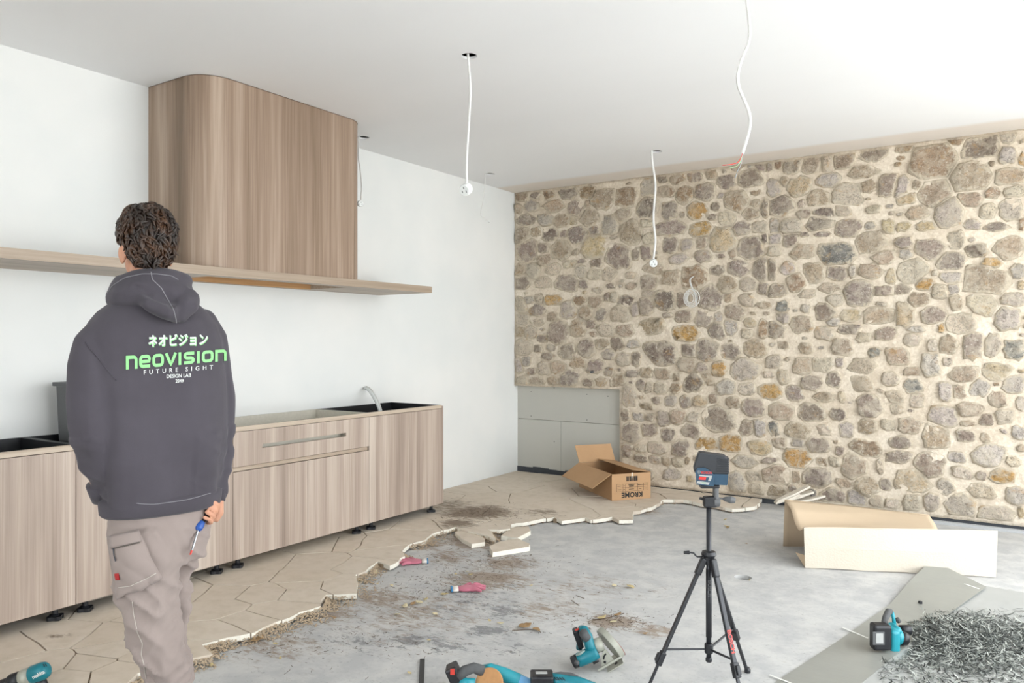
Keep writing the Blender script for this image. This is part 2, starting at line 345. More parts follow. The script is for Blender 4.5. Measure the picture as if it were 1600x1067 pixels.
STONES = [
(800,280,6.275,"97,175,105,75,b 230,165,85,60,g 360,150,110,80,b 410,265,230,110,t 555,140,165,110,g 740,120,140,130,b 885,200,210,180,t 1120,185,200,170,b 70,290,65,95,t 195,265,130,100,w 630,280,160,140,g 745,240,40,60,t 135,400,190,100,g 335,395,150,110,w 485,410,140,120,t 600,410,70,70,y 765,375,200,150,t 1085,345,150,120,t 965,450,150,170,w 95,550,130,150,t 238,515,90,80,b 378,545,155,120,d 505,540,55,65,g 645,545,190,150,g 805,500,85,80,g 1170,525,190,230,t 995,572,90,30,g 140,700,200,210,g 312,680,100,90,g 485,690,190,170,t 625,715,55,50,t 815,660,250,190,y 1045,750,260,220,g 325,795,130,100,t 85,880,85,115,t 205,895,130,140,c 570,830,110,70,c 690,805,75,40,g 830,825,120,80,g 110,1020,150,110,g 310,1010,150,100,c 540,1020,220,150,g 700,1030,80,80,g 820,930,140,100,c 680,910,90,110,c 950,930,140,110,c 400,880,130,110,c 1220,730,80,110,g"),
(1000,240,6.275,"90,330,150,160,w 225,255,90,70,g 370,245,135,100,b 535,230,130,100,g 705,205,100,90,t 830,165,40,50,g 960,145,110,45,t 1080,125,40,40,w 1200,125,110,90,g 250,375,165,100,b 440,405,155,150,b 640,375,185,150,g 850,280,180,120,g 1085,240,240,170,g 80,525,180,190,d 290,560,140,160,g 795,412,55,50,w 945,465,205,195,b 1180,340,180,150,w 1125,485,85,60,t 560,562,185,160,o 740,520,90,80,g 410,600,50,55,g 715,625,85,60,g 860,630,160,130,c 1085,590,145,110,t 1225,530,80,170,g 310,725,300,140,g 600,740,220,130,o 1000,735,170,120,g 1180,720,150,110,c 820,840,235,220,y 300,895,145,140,g 460,890,120,100,w 605,880,100,95,t 1090,930,240,210,g 1230,840,60,90,d 805,1005,55,45,g 910,990,70,80,t 620,1010,160,110,g 380,1030,170,90,w 50,970,100,130,g 85,840,110,110,c 60,680,120,70,c"),
(1200,200,6.275,"15,375,50,90,g 102,360,75,75,b 240,375,150,145,g 430,370,180,140,t 590,360,110,140,c 740,320,200,150,t 1030,265,260,120,g 160,525,70,90,t 60,590,130,160,w 310,575,230,170,y 590,510,230,130,w 930,430,350,120,t 990,575,135,110,t 1180,560,170,200,g 490,690,220,140,t 770,660,270,200,c 120,770,250,180,g 350,845,130,85,g 540,830,190,90,d 510,930,290,120,d 1020,780,420,220,g 740,810,140,100,c 220,960,200,140,c 65,960,100,140,w 790,980,240,150,g 1000,960,100,70,w 1190,970,120,130,y 330,740,70,80,c 360,1045,80,40,d 540,1045,150,50,g"),
(1400,190,6.275,"85,265,165,80,t 600,190,180,70,b 375,395,430,300,b 810,235,360,240,d 1100,150,140,110,c 1095,330,160,140,w 1235,370,60,130,o 730,540,400,270,t 1120,540,280,150,t 55,640,130,200,w 205,620,80,80,t 390,700,300,230,t 100,760,170,100,y 730,760,220,140,t 945,700,140,90,b 215,895,200,120,t 520,890,280,260,w 900,880,160,140,c 1160,690,200,100,c 1120,860,200,200,w 740,1010,170,90,w 990,1030,240,80,g 70,1030,140,80,y 290,1020,180,90,y 1235,1000,50,140,b 935,415,60,50,t"),
(800,440,6.275,"410,178,175,95,o 660,190,115,85,b 815,200,125,105,t 940,150,60,80,g 1000,150,80,90,c 1115,190,145,100,d 170,180,100,70,w 270,160,80,80,c 250,280,140,110,g 90,230,100,150,c 90,370,140,110,c 240,400,120,70,c 400,345,100,80,t 560,280,150,150,w 725,305,130,115,t 875,325,90,105,g 1070,320,180,140,c 1215,270,80,120,w 455,495,200,200,g 645,455,150,150,t 775,415,100,70,g 925,475,140,110,c 800,515,60,50,t 1110,480,155,110,t 80,490,85,95,t 185,490,110,120,c 300,560,90,70,g 120,640,160,150,c 255,655,85,70,d 385,650,80,60,g 360,735,145,75,g 540,690,165,140,g 730,650,170,160,g 880,610,130,90,t 1035,610,115,120,g 950,710,130,100,w 1090,760,130,120,c 1220,760,90,130,g 455,840,150,120,t 640,790,150,100,t 825,830,150,120,g 320,850,120,130,c 190,880,90,60,g 60,820,80,140,w 140,780,90,90,w 560,955,170,150,g 745,990,100,75,g 950,880,90,80,g 240,970,170,70,t 400,970,100,80,t 100,970,120,80,c 880,980,110,80,t 1040,970,130,110,t 1180,905,130,70,g"),
(1000,400,6.275,"140,120,200,100,t 310,210,170,120,t 90,260,150,130,g 530,210,240,210,b 765,140,145,90,g 970,120,200,150,g 1190,140,160,200,g 855,285,190,150,t 1065,280,160,120,c 1210,325,110,110,g 240,440,170,170,d 420,430,110,130,g 690,420,230,240,g 870,410,75,80,t 1050,430,140,120,c 1175,510,190,180,t 60,500,140,160,g 430,590,160,110,g 630,610,160,160,g 930,550,180,140,g 770,590,80,90,w 120,690,240,140,t 265,710,150,160,g 455,760,240,150,o 760,735,150,140,g 1080,655,120,80,y 1210,715,100,170,b 890,700,120,140,w 215,950,290,210,d 480,930,130,120,g 660,920,200,200,g 895,940,180,130,g 1130,910,200,160,t 60,850,110,70,y 1050,760,100,80,c 80,370,100,60,c 270,580,90,50,c"),
(1200,360,6.275,"220,100,140,120,g 360,60,70,75,d 70,80,130,90,w 540,80,160,140,g 740,50,150,90,g 340,210,220,130,t 60,200,120,90,c 680,230,350,200,k 1010,110,300,190,t 1120,270,220,120,t 40,380,90,180,d 200,370,130,110,w 450,410,190,180,t 680,420,180,130,g 830,400,70,120,w 1010,400,240,140,t 280,515,180,165,b 85,590,190,130,g 600,560,190,90,t 890,610,270,240,g 1150,590,200,90,g 380,620,150,80,c 145,745,115,110,k 370,770,90,80,w 570,800,200,150,g 660,690,170,110,c 820,830,200,110,y 1090,820,330,160,t 330,920,210,150,t 80,970,170,150,g 560,1010,180,120,c 800,970,260,90,g 1160,1010,200,120,g 150,860,120,100,w 640,900,120,80,w 1110,725,120,40,c 1210,450,90,140,y"),
(1400,350,6.275,"345,240,290,180,g 80,180,160,100,g 590,160,150,160,c 790,260,200,115,d 1110,240,290,200,t 540,360,270,150,g 950,380,195,90,o 100,300,120,90,w 160,470,300,210,c 275,590,150,110,o 60,640,190,90,g 890,550,480,250,t 550,530,220,100,w 1200,470,150,130,w 220,740,190,130,t 430,660,160,130,c 590,770,130,140,t 850,790,270,180,c 1140,740,230,120,w 370,890,240,140,g 80,880,180,210,y 640,970,300,180,c 1090,930,220,200,w 450,1020,60,80,o 190,1030,200,60,w 560,640,110,100,w 380,480,60,50,w 1225,600,60,80,y"),
(960,560,6.275,"720,60,170,130,t 855,85,110,80,g 1030,100,140,130,o 180,150,140,70,g 315,140,110,90,t 480,150,160,90,t 620,180,60,80,t 785,245,195,165,d 895,165,70,50,t 945,235,80,60,t 260,260,90,100,g 340,290,80,100,c 445,290,120,110,c 605,295,95,90,b 1100,280,170,140,w 140,370,120,180,c 410,410,90,60,g 555,410,110,100,w 700,425,110,110,g 840,420,130,100,y 975,390,90,90,t 1165,430,130,100,b 330,470,150,60,t 110,560,80,100,g 240,570,100,80,w 350,575,65,60,g 480,590,110,130,g 630,570,140,130,t 770,580,100,100,c 1030,600,290,230,g 170,730,180,180,g 340,700,150,110,g 530,750,140,120,g 760,710,180,130,g 900,840,200,120,o 1140,830,200,160,o 650,880,160,150,g 420,880,200,110,c 130,900,100,130,g 260,980,120,70,g 260,880,110,70,c 400,990,120,70,c 515,1010,80,80,t 620,1020,110,80,c 720,1000,50,70,t"),
(1120,560,6.275,"270,110,260,190,w 560,30,150,110,c 655,180,110,140,c 850,70,180,150,t 1020,60,200,130,c 300,300,150,110,c 530,325,230,130,o 760,340,150,140,g 920,235,190,130,g 1150,210,130,130,g 1045,380,190,90,t 360,480,220,160,g 640,520,240,150,t 920,530,240,160,g 1190,550,140,100,d 1225,380,60,110,y 300,680,140,140,g 420,680,110,150,w 560,690,100,120,k 800,705,240,140,t 1050,700,120,90,c 430,870,210,130,y 620,830,130,90,t 800,830,120,70,w 990,850,220,140,g 1205,910,80,90,g 790,970,280,170,o 520,1000,140,60,g 270,1010,240,110,w 1030,1010,110,70,t 1160,1010,120,90,c"),
(1260,520,6.667,"370,150,200,160,t 600,50,140,90,c 830,60,210,110,w 1100,70,160,130,c 710,205,130,90,k 960,250,230,170,t 590,340,240,140,c 350,300,80,100,w 580,530,200,140,t 870,480,170,130,c 1120,560,190,130,k 440,690,210,180,c 660,760,230,200,g 770,600,45,40,t 930,670,170,120,c 950,790,130,100,c 1150,700,130,130,c 640,975,170,130,t 850,960,140,100,c 420,1010,140,140,w 1080,970,220,150,t 1100,400,160,80,t"),
(1420,510,6.667,"250,200,90,120,c 410,190,170,180,t 670,200,190,250,g 870,200,150,200,c 1100,240,200,190,k 230,400,190,220,w 590,500,290,150,t 910,470,290,150,y 390,680,150,170,w 520,680,130,120,t 740,640,190,160,w 1100,610,220,160,w 640,860,280,130,t 920,760,180,150,t 370,930,280,200,w 820,970,140,110,g 620,1010,150,60,t 1000,940,180,140,c 150,780,240,180,c 400,370,90,80,c 1170,800,80,130,w"),
(1140,690,6.667,"500,350,290,190,t 80,430,180,210,w 250,370,140,110,c 280,490,160,130,c 920,370,300,190,g 1290,250,260,230,t 1200,430,170,80,t 690,370,90,110,t 1430,470,230,190,t 1070,570,260,150,g 1330,590,180,160,w 870,530,90,80,k 490,510,170,110,t 1530,620,140,100,c 1410,70,280,150,b 1570,260,70,130,c 660,480,90,60,g"),
(1360,660,6.275,"290,190,200,110,g 650,140,250,200,t 940,130,170,110,g 1130,150,80,90,t 850,340,160,100,w 1150,320,300,210,w 580,420,280,200,g 280,340,230,110,g 145,460,180,110,t 410,570,340,190,y 150,600,110,100,g 1300,520,230,130,o 1090,520,90,80,g 900,490,190,110,c 740,630,150,150,w 1090,670,250,130,c 880,810,270,200,w 1420,720,190,150,w 1230,890,320,130,c 420,790,180,150,c 600,780,150,150,w 220,800,140,90,c 60,760,110,100,c 1480,880,60,100,y 1450,100,120,120,w 1400,380,130,90,c"),
]
sites = []    # X, Z, half width, half height, colour
for (x0, y0, s, txt) in STONES:
    for rec in txt.split():
        a = rec.split(','); cx, cy, w, h = [float(v) for v in a[:4]]
        px, py = x0 + cx / s, y0 + cy / s
        p = ony(px, py, YF); l = ony(px - w / s / 2, py, YF); r = ony(px + w / s / 2, py, YF); d = (py and ony(px, py + h / s / 2, YF))
        hx, hz = (r.x - l.x) / 2, p.z - d.z
        if any(abs(p.x - q[0]) < .70 * (hx + q[2]) and abs(p.z - q[1]) < .64 * (hz + q[3]) for q in sites): continue
        sites.append([p.x, p.z, hx * 1.24, hz * 1.26, a[4]])
traced = len(sites)
def fits(x, z, hx, hz, pad=.008):
    if x - hx < XL + .01 or x + hx > XR - .01 or z - hz < .03 or z + hz > ZC - .02: return False
    if x - hx < RX + .01 and z - hz < RZ + .01: return False
    return all(abs(x - q[0]) > hx + q[2] + pad or abs(z - q[1]) > hz + q[3] + pad for q in sites)
for (lo, hi, tries) in ((.09, .13, 5000), (.055, .09, 9000), (.03, .055, 12000), (.018, .03, 9000)):
    for _ in range(tries):
        x = rnd.uniform(XL, XR); z = rnd.uniform(0, ZC); hx = rnd.uniform(lo, hi) * 1.1; hz = hx * rnd.uniform(.5, .8)
        if fits(x, z, hx, hz): sites.append([x, z, hx, hz, rnd.choice('ggtttccwwywb')])
def clip(poly, nx, nz, c):
    out = []
    for i in range(len(poly)):
        p, q = poly[i], poly[(i + 1) % len(poly)]; a = p[0] * nx + p[1] * nz - c; b = q[0] * nx + q[1] * nz - c
        if a <= 0: out.append(p)
        if (a < 0 < b) or (b < 0 < a):
            t = a / (a - b); out.append((p[0] + (q[0] - p[0]) * t, p[1] + (q[1] - p[1]) * t))
    return out
polys = []
for i, (x, z, hx, hz, c) in enumerate(sites):
    n = 16; e = rnd.uniform(2.6, 4.5); ph = rnd.uniform(-.25, .25); poly = []
    for k in range(n):
        a = 2 * math.pi * k / n; ca, sa = math.cos(a), math.sin(a)
        r = 1 / ((abs(ca) ** e + abs(sa) ** e) ** (1 / e)); r *= 1 + rnd.uniform(-.17, .10)
        u, v = r * ca, r * sa; u += ph * v
        poly.append((x + u * hx, z + v * hz))
    for (m, q) in enumerate(sites):
        if m == i: continue
        dx, dz = q[0] - x, q[1] - z
        if abs(dx) > hx + q[2] + .05 or abs(dz) > hz + q[3] + .05: continue
        L = math.hypot(dx, dz)
        if L < 1e-4: continue
        nx, nz = dx / L, dz / L
        ri = 1 / math.hypot(nx / hx, nz / hz); rj = 1 / math.hypot(nx / q[2], nz / q[3])
        s = L * ri / (ri + rj) - .0035
        poly = clip(poly, nx, nz, x * nx + z * nz + s)
        if len(poly) < 3: break
    for (nx, nz, cc) in ((-1, 0, -(XL + .012)), (1, 0, XR - .01), (0, 1, ZC - .018), (0, -1, -.035)):
        if len(poly) >= 3: poly = clip(poly, nx, nz, cc)
    if len(poly) >= 3 and x < RX: poly = clip(poly, 0, -1, -(RZ + .01))
    elif len(poly) >= 3 and z < RZ: poly = clip(poly, -1, 0, -(RX + .01))
    polys.append(poly if len(poly) >= 5 else None)
def area(p): return abs(sum(p[i][0] * p[(i + 1) % len(p)][1] - p[(i + 1) % len(p)][0] * p[i][1] for i in range(len(p)))) / 2
def stone_geo(poly, hx, hz, seed):
    cx = sum(p[0] for p in poly) / len(poly); cz = sum(p[1] for p in poly) / len(poly)
    # resample the outline so the rim can be ragged
    pts = []
    for i in range(len(poly)):
        p, q = poly[i], poly[(i + 1) % len(poly)]; L = math.hypot(q[0] - p[0], q[1] - p[1])
        if L < .004: continue
        k = max(1, int(L / .035))
        for j in range(k): pts.append((p[0] + (q[0] - p[0]) * j / k, p[1] + (q[1] - p[1]) * j / k))
    n = len(pts); m = min(hx, hz); pr = rnd.uniform(.008, .024); tx, tz = rnd.uniform(-.16, .16), rnd.uniform(-.18, .14)
    vs, fs = [], []
    for (s, y) in ((1.0, -.012), (.985, .004), (.88, .85), (.62, 1.0), (.32, 1.05)):
        for (x, z) in pts:
            X = cx + (x - cx) * s; Z = cz + (z - cz) * s
            if s > .99 or s == .985: Y = y
            else:
                nn = noise.noise(Vector((X * 16, Z * 16, seed))) * .015 + noise.noise(Vector((X * 45, Z * 45, seed))) * .010
                Y = pr * y + nn + tx * (X - cx) + tz * (Z - cz)
                Y = max(Y, .002)
            j = .004 if .5 < s < .99 else 0
            vs.append((X + rnd.uniform(-j, j), YF - Y, Z + rnd.uniform(-j, j)))
    vs.append((cx, YF - max(pr * 1.05 + noise.noise(Vector((cx * 16, cz * 16, seed))) * .008, .004), cz))
    for r in range(4):
        for k in range(n): fs.append((r * n + k, r * n + (k + 1) % n, (r + 1) * n + (k + 1) % n, (r + 1) * n + k))
    for k in range(n): fs.append((4 * n + k, 4 * n + (k + 1) % n, 5 * n))
    global ALPHA
    ALPHA = [0.0] * n + [.10] * n + [.34] * n + [.75] * n + [1.0] * n + [1.1]
    return vs, fs
def set_tint(me, cols):
    ca = me.color_attributes.new('tint', 'FLOAT_COLOR', 'POINT'); ca.data.foreach_set('color', np.array(cols, dtype=np.float32).ravel())
def vary(hexc, k=.09):
    c = lin(hexc); f = 1 + rnd.uniform(-k, k); return (c[0] * f * rnd.uniform(.97, 1.03), c[1] * f, c[2] * f * rnd.uniform(.95, 1.05), 1)
# mortar bed: displaced grid over the face with the recess left out
vs, fs, idx = [], [], {}
st = .035; nx_ = int((XR - XL) / st); nz_ = int((ZC - .02) / st) + 1
def mv(i, j):
    if (i, j) not in idx:
        x = min(XL + i * (XR - XL) / nx_, XR); z = .006 + j * (ZC - .006) / nz_
        if abs(x - RX) < st * .51 and z < RZ + st: x = RX
        if abs(z - RZ) < st * .51 and x < RX + st: z = RZ
        d = noise.noise(Vector((x * 7, z * 7, 3))) * .009 + noise.noise(Vector((x * 22, z * 22, 5))) * .005
        idx[(i, j)] = len(vs); vs.append((x, YF - d, z))
    return idx[(i, j)]
cells = {}
for i in range(nx_):
    for j in range(nz_):
        xm = XL + (i + .5) * (XR - XL) / nx_; zm = .006 + (j + .5) * (ZC - .006) / nz_
        if xm < RX and zm < RZ: continue
        fs.append((mv(i, j), mv(i + 1, j), mv(i + 1, j + 1), mv(i, j + 1))); cells[(i, j)] = 1
# returns at the open edges go back to the wall core
from collections import Counter
cnt = Counter()
for f in fs:
    for k in range(4): cnt[tuple(sorted((f[k], f[(k + 1) % 4])))] += 1
bk = {}
def back(i):
    if i not in bk: bk[i] = len(vs); vs.append((vs[i][0], 7.14, vs[i][2]))
    return bk[i]
for f in list(fs):
    for k in range(4):
        a, b = f[k], f[(k + 1) % 4]
        if cnt[tuple(sorted((a, b)))] == 1: fs.append((b, a, back(a), back(b)))
bm = BM(); box(bm, (XL, 7.09, -.3), (XR, 7.3, 3.25)); wall_back = struct('wall_back', bm, M_mortar)
pyobj('mortar', vs, fs, M_mortar, wall_back, True)
order = sorted([i for i, p in enumerate(polys) if p and area(p) > .0004], key=lambda i: -(area(polys[i]) * (1 if sites[i][0] < .05 else .001)))
svs, sfs, scol = [], [], []
for rank, i in enumerate(order):
    x, z, hx, hz, c = sites[i]; v, f = stone_geo(polys[i], hx, hz, i * 1.7); cl = vary(PAL[c])
    if rank < 300:
        o = pyobj('stone', v, f, M_stone, wall_back, True); set_tint(o.data, [cl[:3] + (al,) for al in ALPHA])
    else:
        k = len(svs); svs += v; sfs += [tuple(q + k for q in g) for g in f]; scol += [cl[:3] + (al,) for al in ALPHA]
o = pyobj('small_stones', svs, sfs, M_stone, wall_back, True); set_tint(o.data, scol); o['kind'] = 'stuff'
# cement board recess: two rows of boards, each its own piece
zb = ony(866, 657, 7.07).z
for (xa, xb, za, zc) in ((XL, RX - .005, zb + .002, RZ + .01), (XL, -4.07, .045, zb - .002), (-4.067, RX - .005, .045, zb - .002)):
    bm = BM(); box(bm, (xa, 7.062, za), (xb, 7.088, zc)); obj('cement_board', bm, M_cement, wall_back)
bm = BM()
for px, py in ((830, 612), (917, 616), (950, 619), (917, 656), (866, 606), (866, 690), (917, 735), (830, 650)):
    p = ony(px, py, 7.062); cyl(bm, (p.x, 7.0635, p.z), (p.x, 7.0605, p.z), .005, n=8)
o = obj('screw_heads', bm, M_blackp, wall_back); o['kind'] = 'stuff'
bm = BM()
for k in range(60):
    x0 = XL + (XR - XL) * k / 60; x1 = XL + (XR - XL) * (k + 1) / 60; top = .055 + rnd.uniform(-.012, .012) if x0 < RX else .010
    y = 7.055 if x0 < RX else 7.01
    box(bm, (x0, y, -.04), (x1, 7.09, top))
obj('damp_membrane', bm, M_membrane, wall_back)
bm = BM(); box(bm, (-1.75, 6.965, -.04), (XR, 7.02, -.018)); trim = struct('trim_1', bm, plain('concrete_upstand', 'b0b1b2', .8))
# bolt-hole pipe stub and coil of cable in the stone face
pipe_c = ony(927, 580, YF - .03)
bm = BM(); tube(bm, [pipe_c + Vector((0, .1, 0)), pipe_c + Vector((-.01, -.03, -.008))], .013, 16)
tag(obj('pipe_stub', bm, M_greyp), 'grey conduit pipe stub poking out of the stone wall above the cement board', 'pipe')
# ------------------------------------------------------------------ floor: concrete slab, bedding, crazy paving
def fl(px, py, z=SLAB): p = onz(px, py, z); return (p.x, p.y)
def spot(px, py, w, h, st, z=SLAB, rot=None):
    a = onz(px, py, z); b = onz(px + w / 2, py, z); d = onz(px, py - h / 2, z)
    return (a.x, a.y, max((b - a).length, .02), max((d - a).length, .02), YAW, st)
BROWN = [spot(760, 905, 230, 50, 1.0), spot(700, 870, 110, 40, .8), spot(660, 850, 120, 26, 1.0), spot(790, 880, 160, 40, .9), spot(745, 845, 160, 40, 1.1), spot(960, 972, 130, 34, 1.2), spot(850, 950, 240, 60, .6),
         spot(600, 935, 180, 50, .8), spot(520, 960, 160, 40, .8), spot(1020, 985, 120, 30, .8), spot(650, 960, 400, 120, .55), spot(430, 1010, 260, 60, .6), spot(900, 915, 420, 60, .42), spot(1010, 800, 100, 14, .7)]
BLACK = [spot(765, 985, 120, 30, 1.1), spot(790, 955, 90, 36, 1.0), spot(650, 1000, 190, 40, .8), spot(700, 1010, 120, 26, .9), spot(560, 1000, 220, 50, .6), spot(800, 1010, 160, 40, .5), spot(740, 940, 300, 90, .5)]
t = NT('concrete_slab', .78)
a = t.noise(t.pos(), .9, 4); b = t.noise(t.pos((1, 1, 1)), 7, 6, .65); c = t.noise(t.pos(), 60, 4, .7); e = t.noise(t.pos((1, 2.4, 1), (0, 0, -YAW)), 6, 7, .72); g = t.noise(t.pos((1, 2.0, 1), (0, 0, -YAW)), 9, 7, .75)
x = t.mix(a, 'a8a8a8', 'b9b9b8'); x = t.mix(t.ramp(b, [(.4, 0.0), (.62, 1.0)]), x, 'c2c1be'); x = t.mix(t.math('MULTIPLY', t.ramp(c, [(.3, 1.0), (.42, 0.0)]), .35), x, '7d7c78')
x = t.mix(t.math('MULTIPLY', t.ramp(g, [(.60, 0.0), (.68, 1.0)]), .35), x, 'cfcfca')
sb = t.spots(BROWN); mb = t.ramp(t.math('ADD', t.math('MULTIPLY', sb, .34), t.math('MULTIPLY', t.noise(t.pos((1, 2.4, 1), (0, 0, -YAW)), 11, 9, .8, .5), 1.0)), [(.60, 0.0), (.74, 1.0)])
x = t.mix(t.math('MULTIPLY', mb, .75), x, '85715c')
sk = t.spots(BLACK); mk = t.ramp(t.math('ADD', t.math('MULTIPLY', sk, .24), t.math('MULTIPLY', t.noise(t.pos((1, 2.0, 1), (0, 0, -YAW)), 15, 9, .82, .5), 1.0)), [(.60, 0.0), (.68, 1.0)])
x = t.mix(t.math('MULTIPLY', mk, .62), x, '55565a')
t.col(x); t.bump(t.math('ADD', t.math('MULTIPLY', c, .3), b), .25, .006); t.b.inputs['Specular IOR Level'].default_value = .3
M_slab = t.m
PD = [spot(745, 800, 190, 34, 1.2, 0), spot(715, 818, 110, 24, 1.0, 0), spot(850, 800, 120, 20, .7, 0), spot(700, 790, 160, 44, .7, 0), spot(95, 993, 90, 12, .7, 0)]
t = NT('crazy_paving_stone', .7)
a = t.noise(t.pos(), 1.7, 4); b = t.noise(t.pos(), 11, 5, .6); c = t.noise(t.pos(), 70, 4, .7); e = t.noise(t.pos((1, 2.4, 1), (0, 0, -YAW)), 9, 7, .75)
oi = t.n('ShaderNodeObjectInfo')
x = t.mix(a, 'c8baa8', 'd5c9ba'); x = t.mix(t.math('MULTIPLY', oi.outputs['Random'], .35), x, 'd6cdc0'); x = t.mix(t.math('MULTIPLY', t.ramp(b, [(.45, 0.0), (.7, 1.0)]), .4), x, 'b5a791')
x = t.mix(t.math('MULTIPLY', t.ramp(c, [(.25, 1.0), (.36, 0.0)]), .4), x, '8a7c69')
mb = t.ramp(t.math('ADD', t.math('MULTIPLY', t.spots(PD), .45), t.math('MULTIPLY', e, .8)), [(.56, 0.0), (.72, 1.0)]); x = t.mix(t.math('MULTIPLY', mb, .85), x, '6b5a49')
t.col(x); t.bump(t.math('ADD', t.math('MULTIPLY', c, .2), b), .2, .006); t.b.inputs['Specular IOR Level'].default_value = .3
M_pave = t.m
M_break = plain('broken_limestone_edge', 'e2ddd0', .9, 0, .12, 80)
M_bed = plain('sandy_bedding', '94826c', .95, 0, .3, 60)
M_crumb = plain('mortar_crumbs', 'ad9a82', .95, 0, .3, 60)
bm = BM(); box(bm, (XL, YB - .2, -.3), (XR + .2, YW, SLAB)); floor_raw = bm
fm = bpy.data.meshes.new('t'); floor_raw.to_mesh(fm); floor_raw.free(); fo_ = bpy.data.objects.new('t', fm); COL.objects.link(fo_)
hole_p = W(1161, 902)
cut = BM(); cyl(cut, hole_p - UP * .2, hole_p + UP * .1, .052, n=28); bmesh.ops.recalc_face_normals(cut, faces=cut.faces)
um = bpy.data.meshes.new('t2'); cut.to_mesh(um); cut.free(); cu_ = bpy.data.objects.new('t2', um); COL.objects.link(cu_)
bo = fo_.modifiers.new('b', 'BOOLEAN'); bo.operation = 'DIFFERENCE'; bo.object = cu_; bo.solver = 'EXACT'
fme = evaluated(fo_); bpy.data.objects.remove(fo_); bpy.data.objects.remove(cu_); fme.materials.clear()
floor = link('floor', fme, M_slab); floor['kind'] = 'structure'
bm = BM(); cyl(bm, hole_p - UP * .12, hole_p - UP * .065, .050, n=28); obj('drain_shade_cap', bm, M_dark, floor)  # added dark cap; its colour supplies the shade down the hole

EDGE = [(200,1067),(220,1052),(250,1046),(294,1030),(333,1021),(318,1006),(357,995),(399,986),(429,971),(466,957),(504,946),(511,929),(558,928),(556,898),(575,892),(590,877),(607,885),(635,868),(629,860),(639,850),(665,844),(676,834),(711,824),(741,832),(778,842),(763,827),(798,826),(798,819),(866,808),(877,814),(917,808),(924,812),(957,808),(967,813),(990,812),(989,799),(1007,795),(1021,793),(1038,781),(1069,781),(1097,787),(1119,789),(1143,795),(1181,792),(1190,786),(1192,780)]
edge = [fl(px, py, 0) for px, py in EDGE]
e2 = []
for p, q in zip(edge, edge[1:]):
    L = math.hypot(q[0] - p[0], q[1] - p[1]); k = max(1, int(L / .06))
    for j in range(k):
        w = 0 if j == 0 else .012
        e2.append((p[0] + (q[0] - p[0]) * j / k + rnd.uniform(-w, w), p[1] + (q[1] - p[1]) * j / k + rnd.uniform(-w, w)))
e2.append(edge[-1])
region = [(XL, YB), (edge[0][0] + .9, YB), (edge[0][0] + .35, edge[0][1] - .6)] + e2 + [(e2[-1][0], YF - .005), (RX, YF - .005), (RX, 7.05), (XL, 7.05)]
PSITES = [(90,992),(16,1012),(60,1040),(140,1036),(184,1012),(182,990),(180,1048),(180,950),(344,924),(339,950),(341,984),(388,969),(432,953),(414,927),(470,926),(476,915),(481,903),(532,912),(504,878),(372,905),(307,1014),(400,878),(294,925),(562,882),(601,862),(586,849),(627,836),(646,819),(590,817),(543,849),(505,850),(240,960),(240,1020),(100,1060)]
ps = [fl(px, py, 0) for px, py in PSITES]
for _ in range(40000):
    x = rnd.uniform(XL, -1.0); y = rnd.uniform(YB, YW)
    if all(math.hypot(x - q[0], y - q[1]) > (.34 if y > 1.5 else .5) for q in ps): ps.append((x, y))
from mathutils.geometry import tessellate_polygon
def inset(poly, d):
    """shrink a polygon by moving every corner along its bisector"""
    n = len(poly); out = []
    ar = sum(poly[i][0] * poly[(i + 1) % n][1] - poly[(i + 1) % n][0] * poly[i][1] for i in range(n))
    sg = 1 if ar > 0 else -1
    for i in range(n):
        p0, p, p1 = Vector(poly[i - 1]), Vector(poly[i]), Vector(poly[(i + 1) % n])
        a = (p - p0); b = (p1 - p)
        if a.length < 1e-6 or b.length < 1e-6: out.append(tuple(p)); continue
        a.normalize(); b.normalize(); na = Vector((-a.y, a.x)) * sg; nb = Vector((-b.y, b.x)) * sg; m = na + nb
        if m.length < .3: m = na
        m = m / max(m.length, 1e-6); k = max(m.dot(na), .5); out.append(tuple(p + m * (d / k)))
    return out
npav = 0
def clip_multi(poly, nx, nz, c):
    """cut a simple, possibly concave polygon by a half plane; returns every piece"""
    n = len(poly); sd = [p[0] * nx + p[1] * nz - c for p in poly]; ins = [v <= 0 for v in sd]
    if all(ins): return [poly]
    if not any(ins): return []
    cr = []; chains = []; start = next(i for i in range(n) if not ins[i - 1] and ins[i])
    def cross(i, j):
        t = sd[i] / (sd[i] - sd[j]); return (poly[i][0] + (poly[j][0] - poly[i][0]) * t, poly[i][1] + (poly[j][1] - poly[i][1]) * t)
    i = start; done = 0
    while done < n:
        if ins[i] and not ins[i - 1]: chains.append([cross((i - 1) % n, i)])
        if ins[i]: chains[-1].append(poly[i])
        if ins[i] and not ins[(i + 1) % n]: chains[-1].append(cross(i, (i + 1) % n))
        i = (i + 1) % n; done += 1
    if len(chains) == 1: return [chains[0]]
    ends = []
    for k, ch in enumerate(chains):
        for w, p in ((0, ch[0]), (1, ch[-1])): ends.append((-p[0] * nz + p[1] * nx, k, w))
    ends.sort(); mate = {}
    for a in range(0, len(ends) - 1, 2):
        (_, k1, w1), (_, k2, w2) = ends[a], ends[a + 1]; mate[(k1, w1)] = (k2, w2); mate[(k2, w2)] = (k1, w1)
    out = []; used = set()
    for k in range(len(chains)):
        if k in used: continue
        cur = k; poly_ = []
        while cur not in used:
            used.add(cur); poly_ += chains[cur]; nk, nw = mate.get((cur, 1), (k, 0)); cur = nk
        out.append(poly_)
    return out
cells_ = []
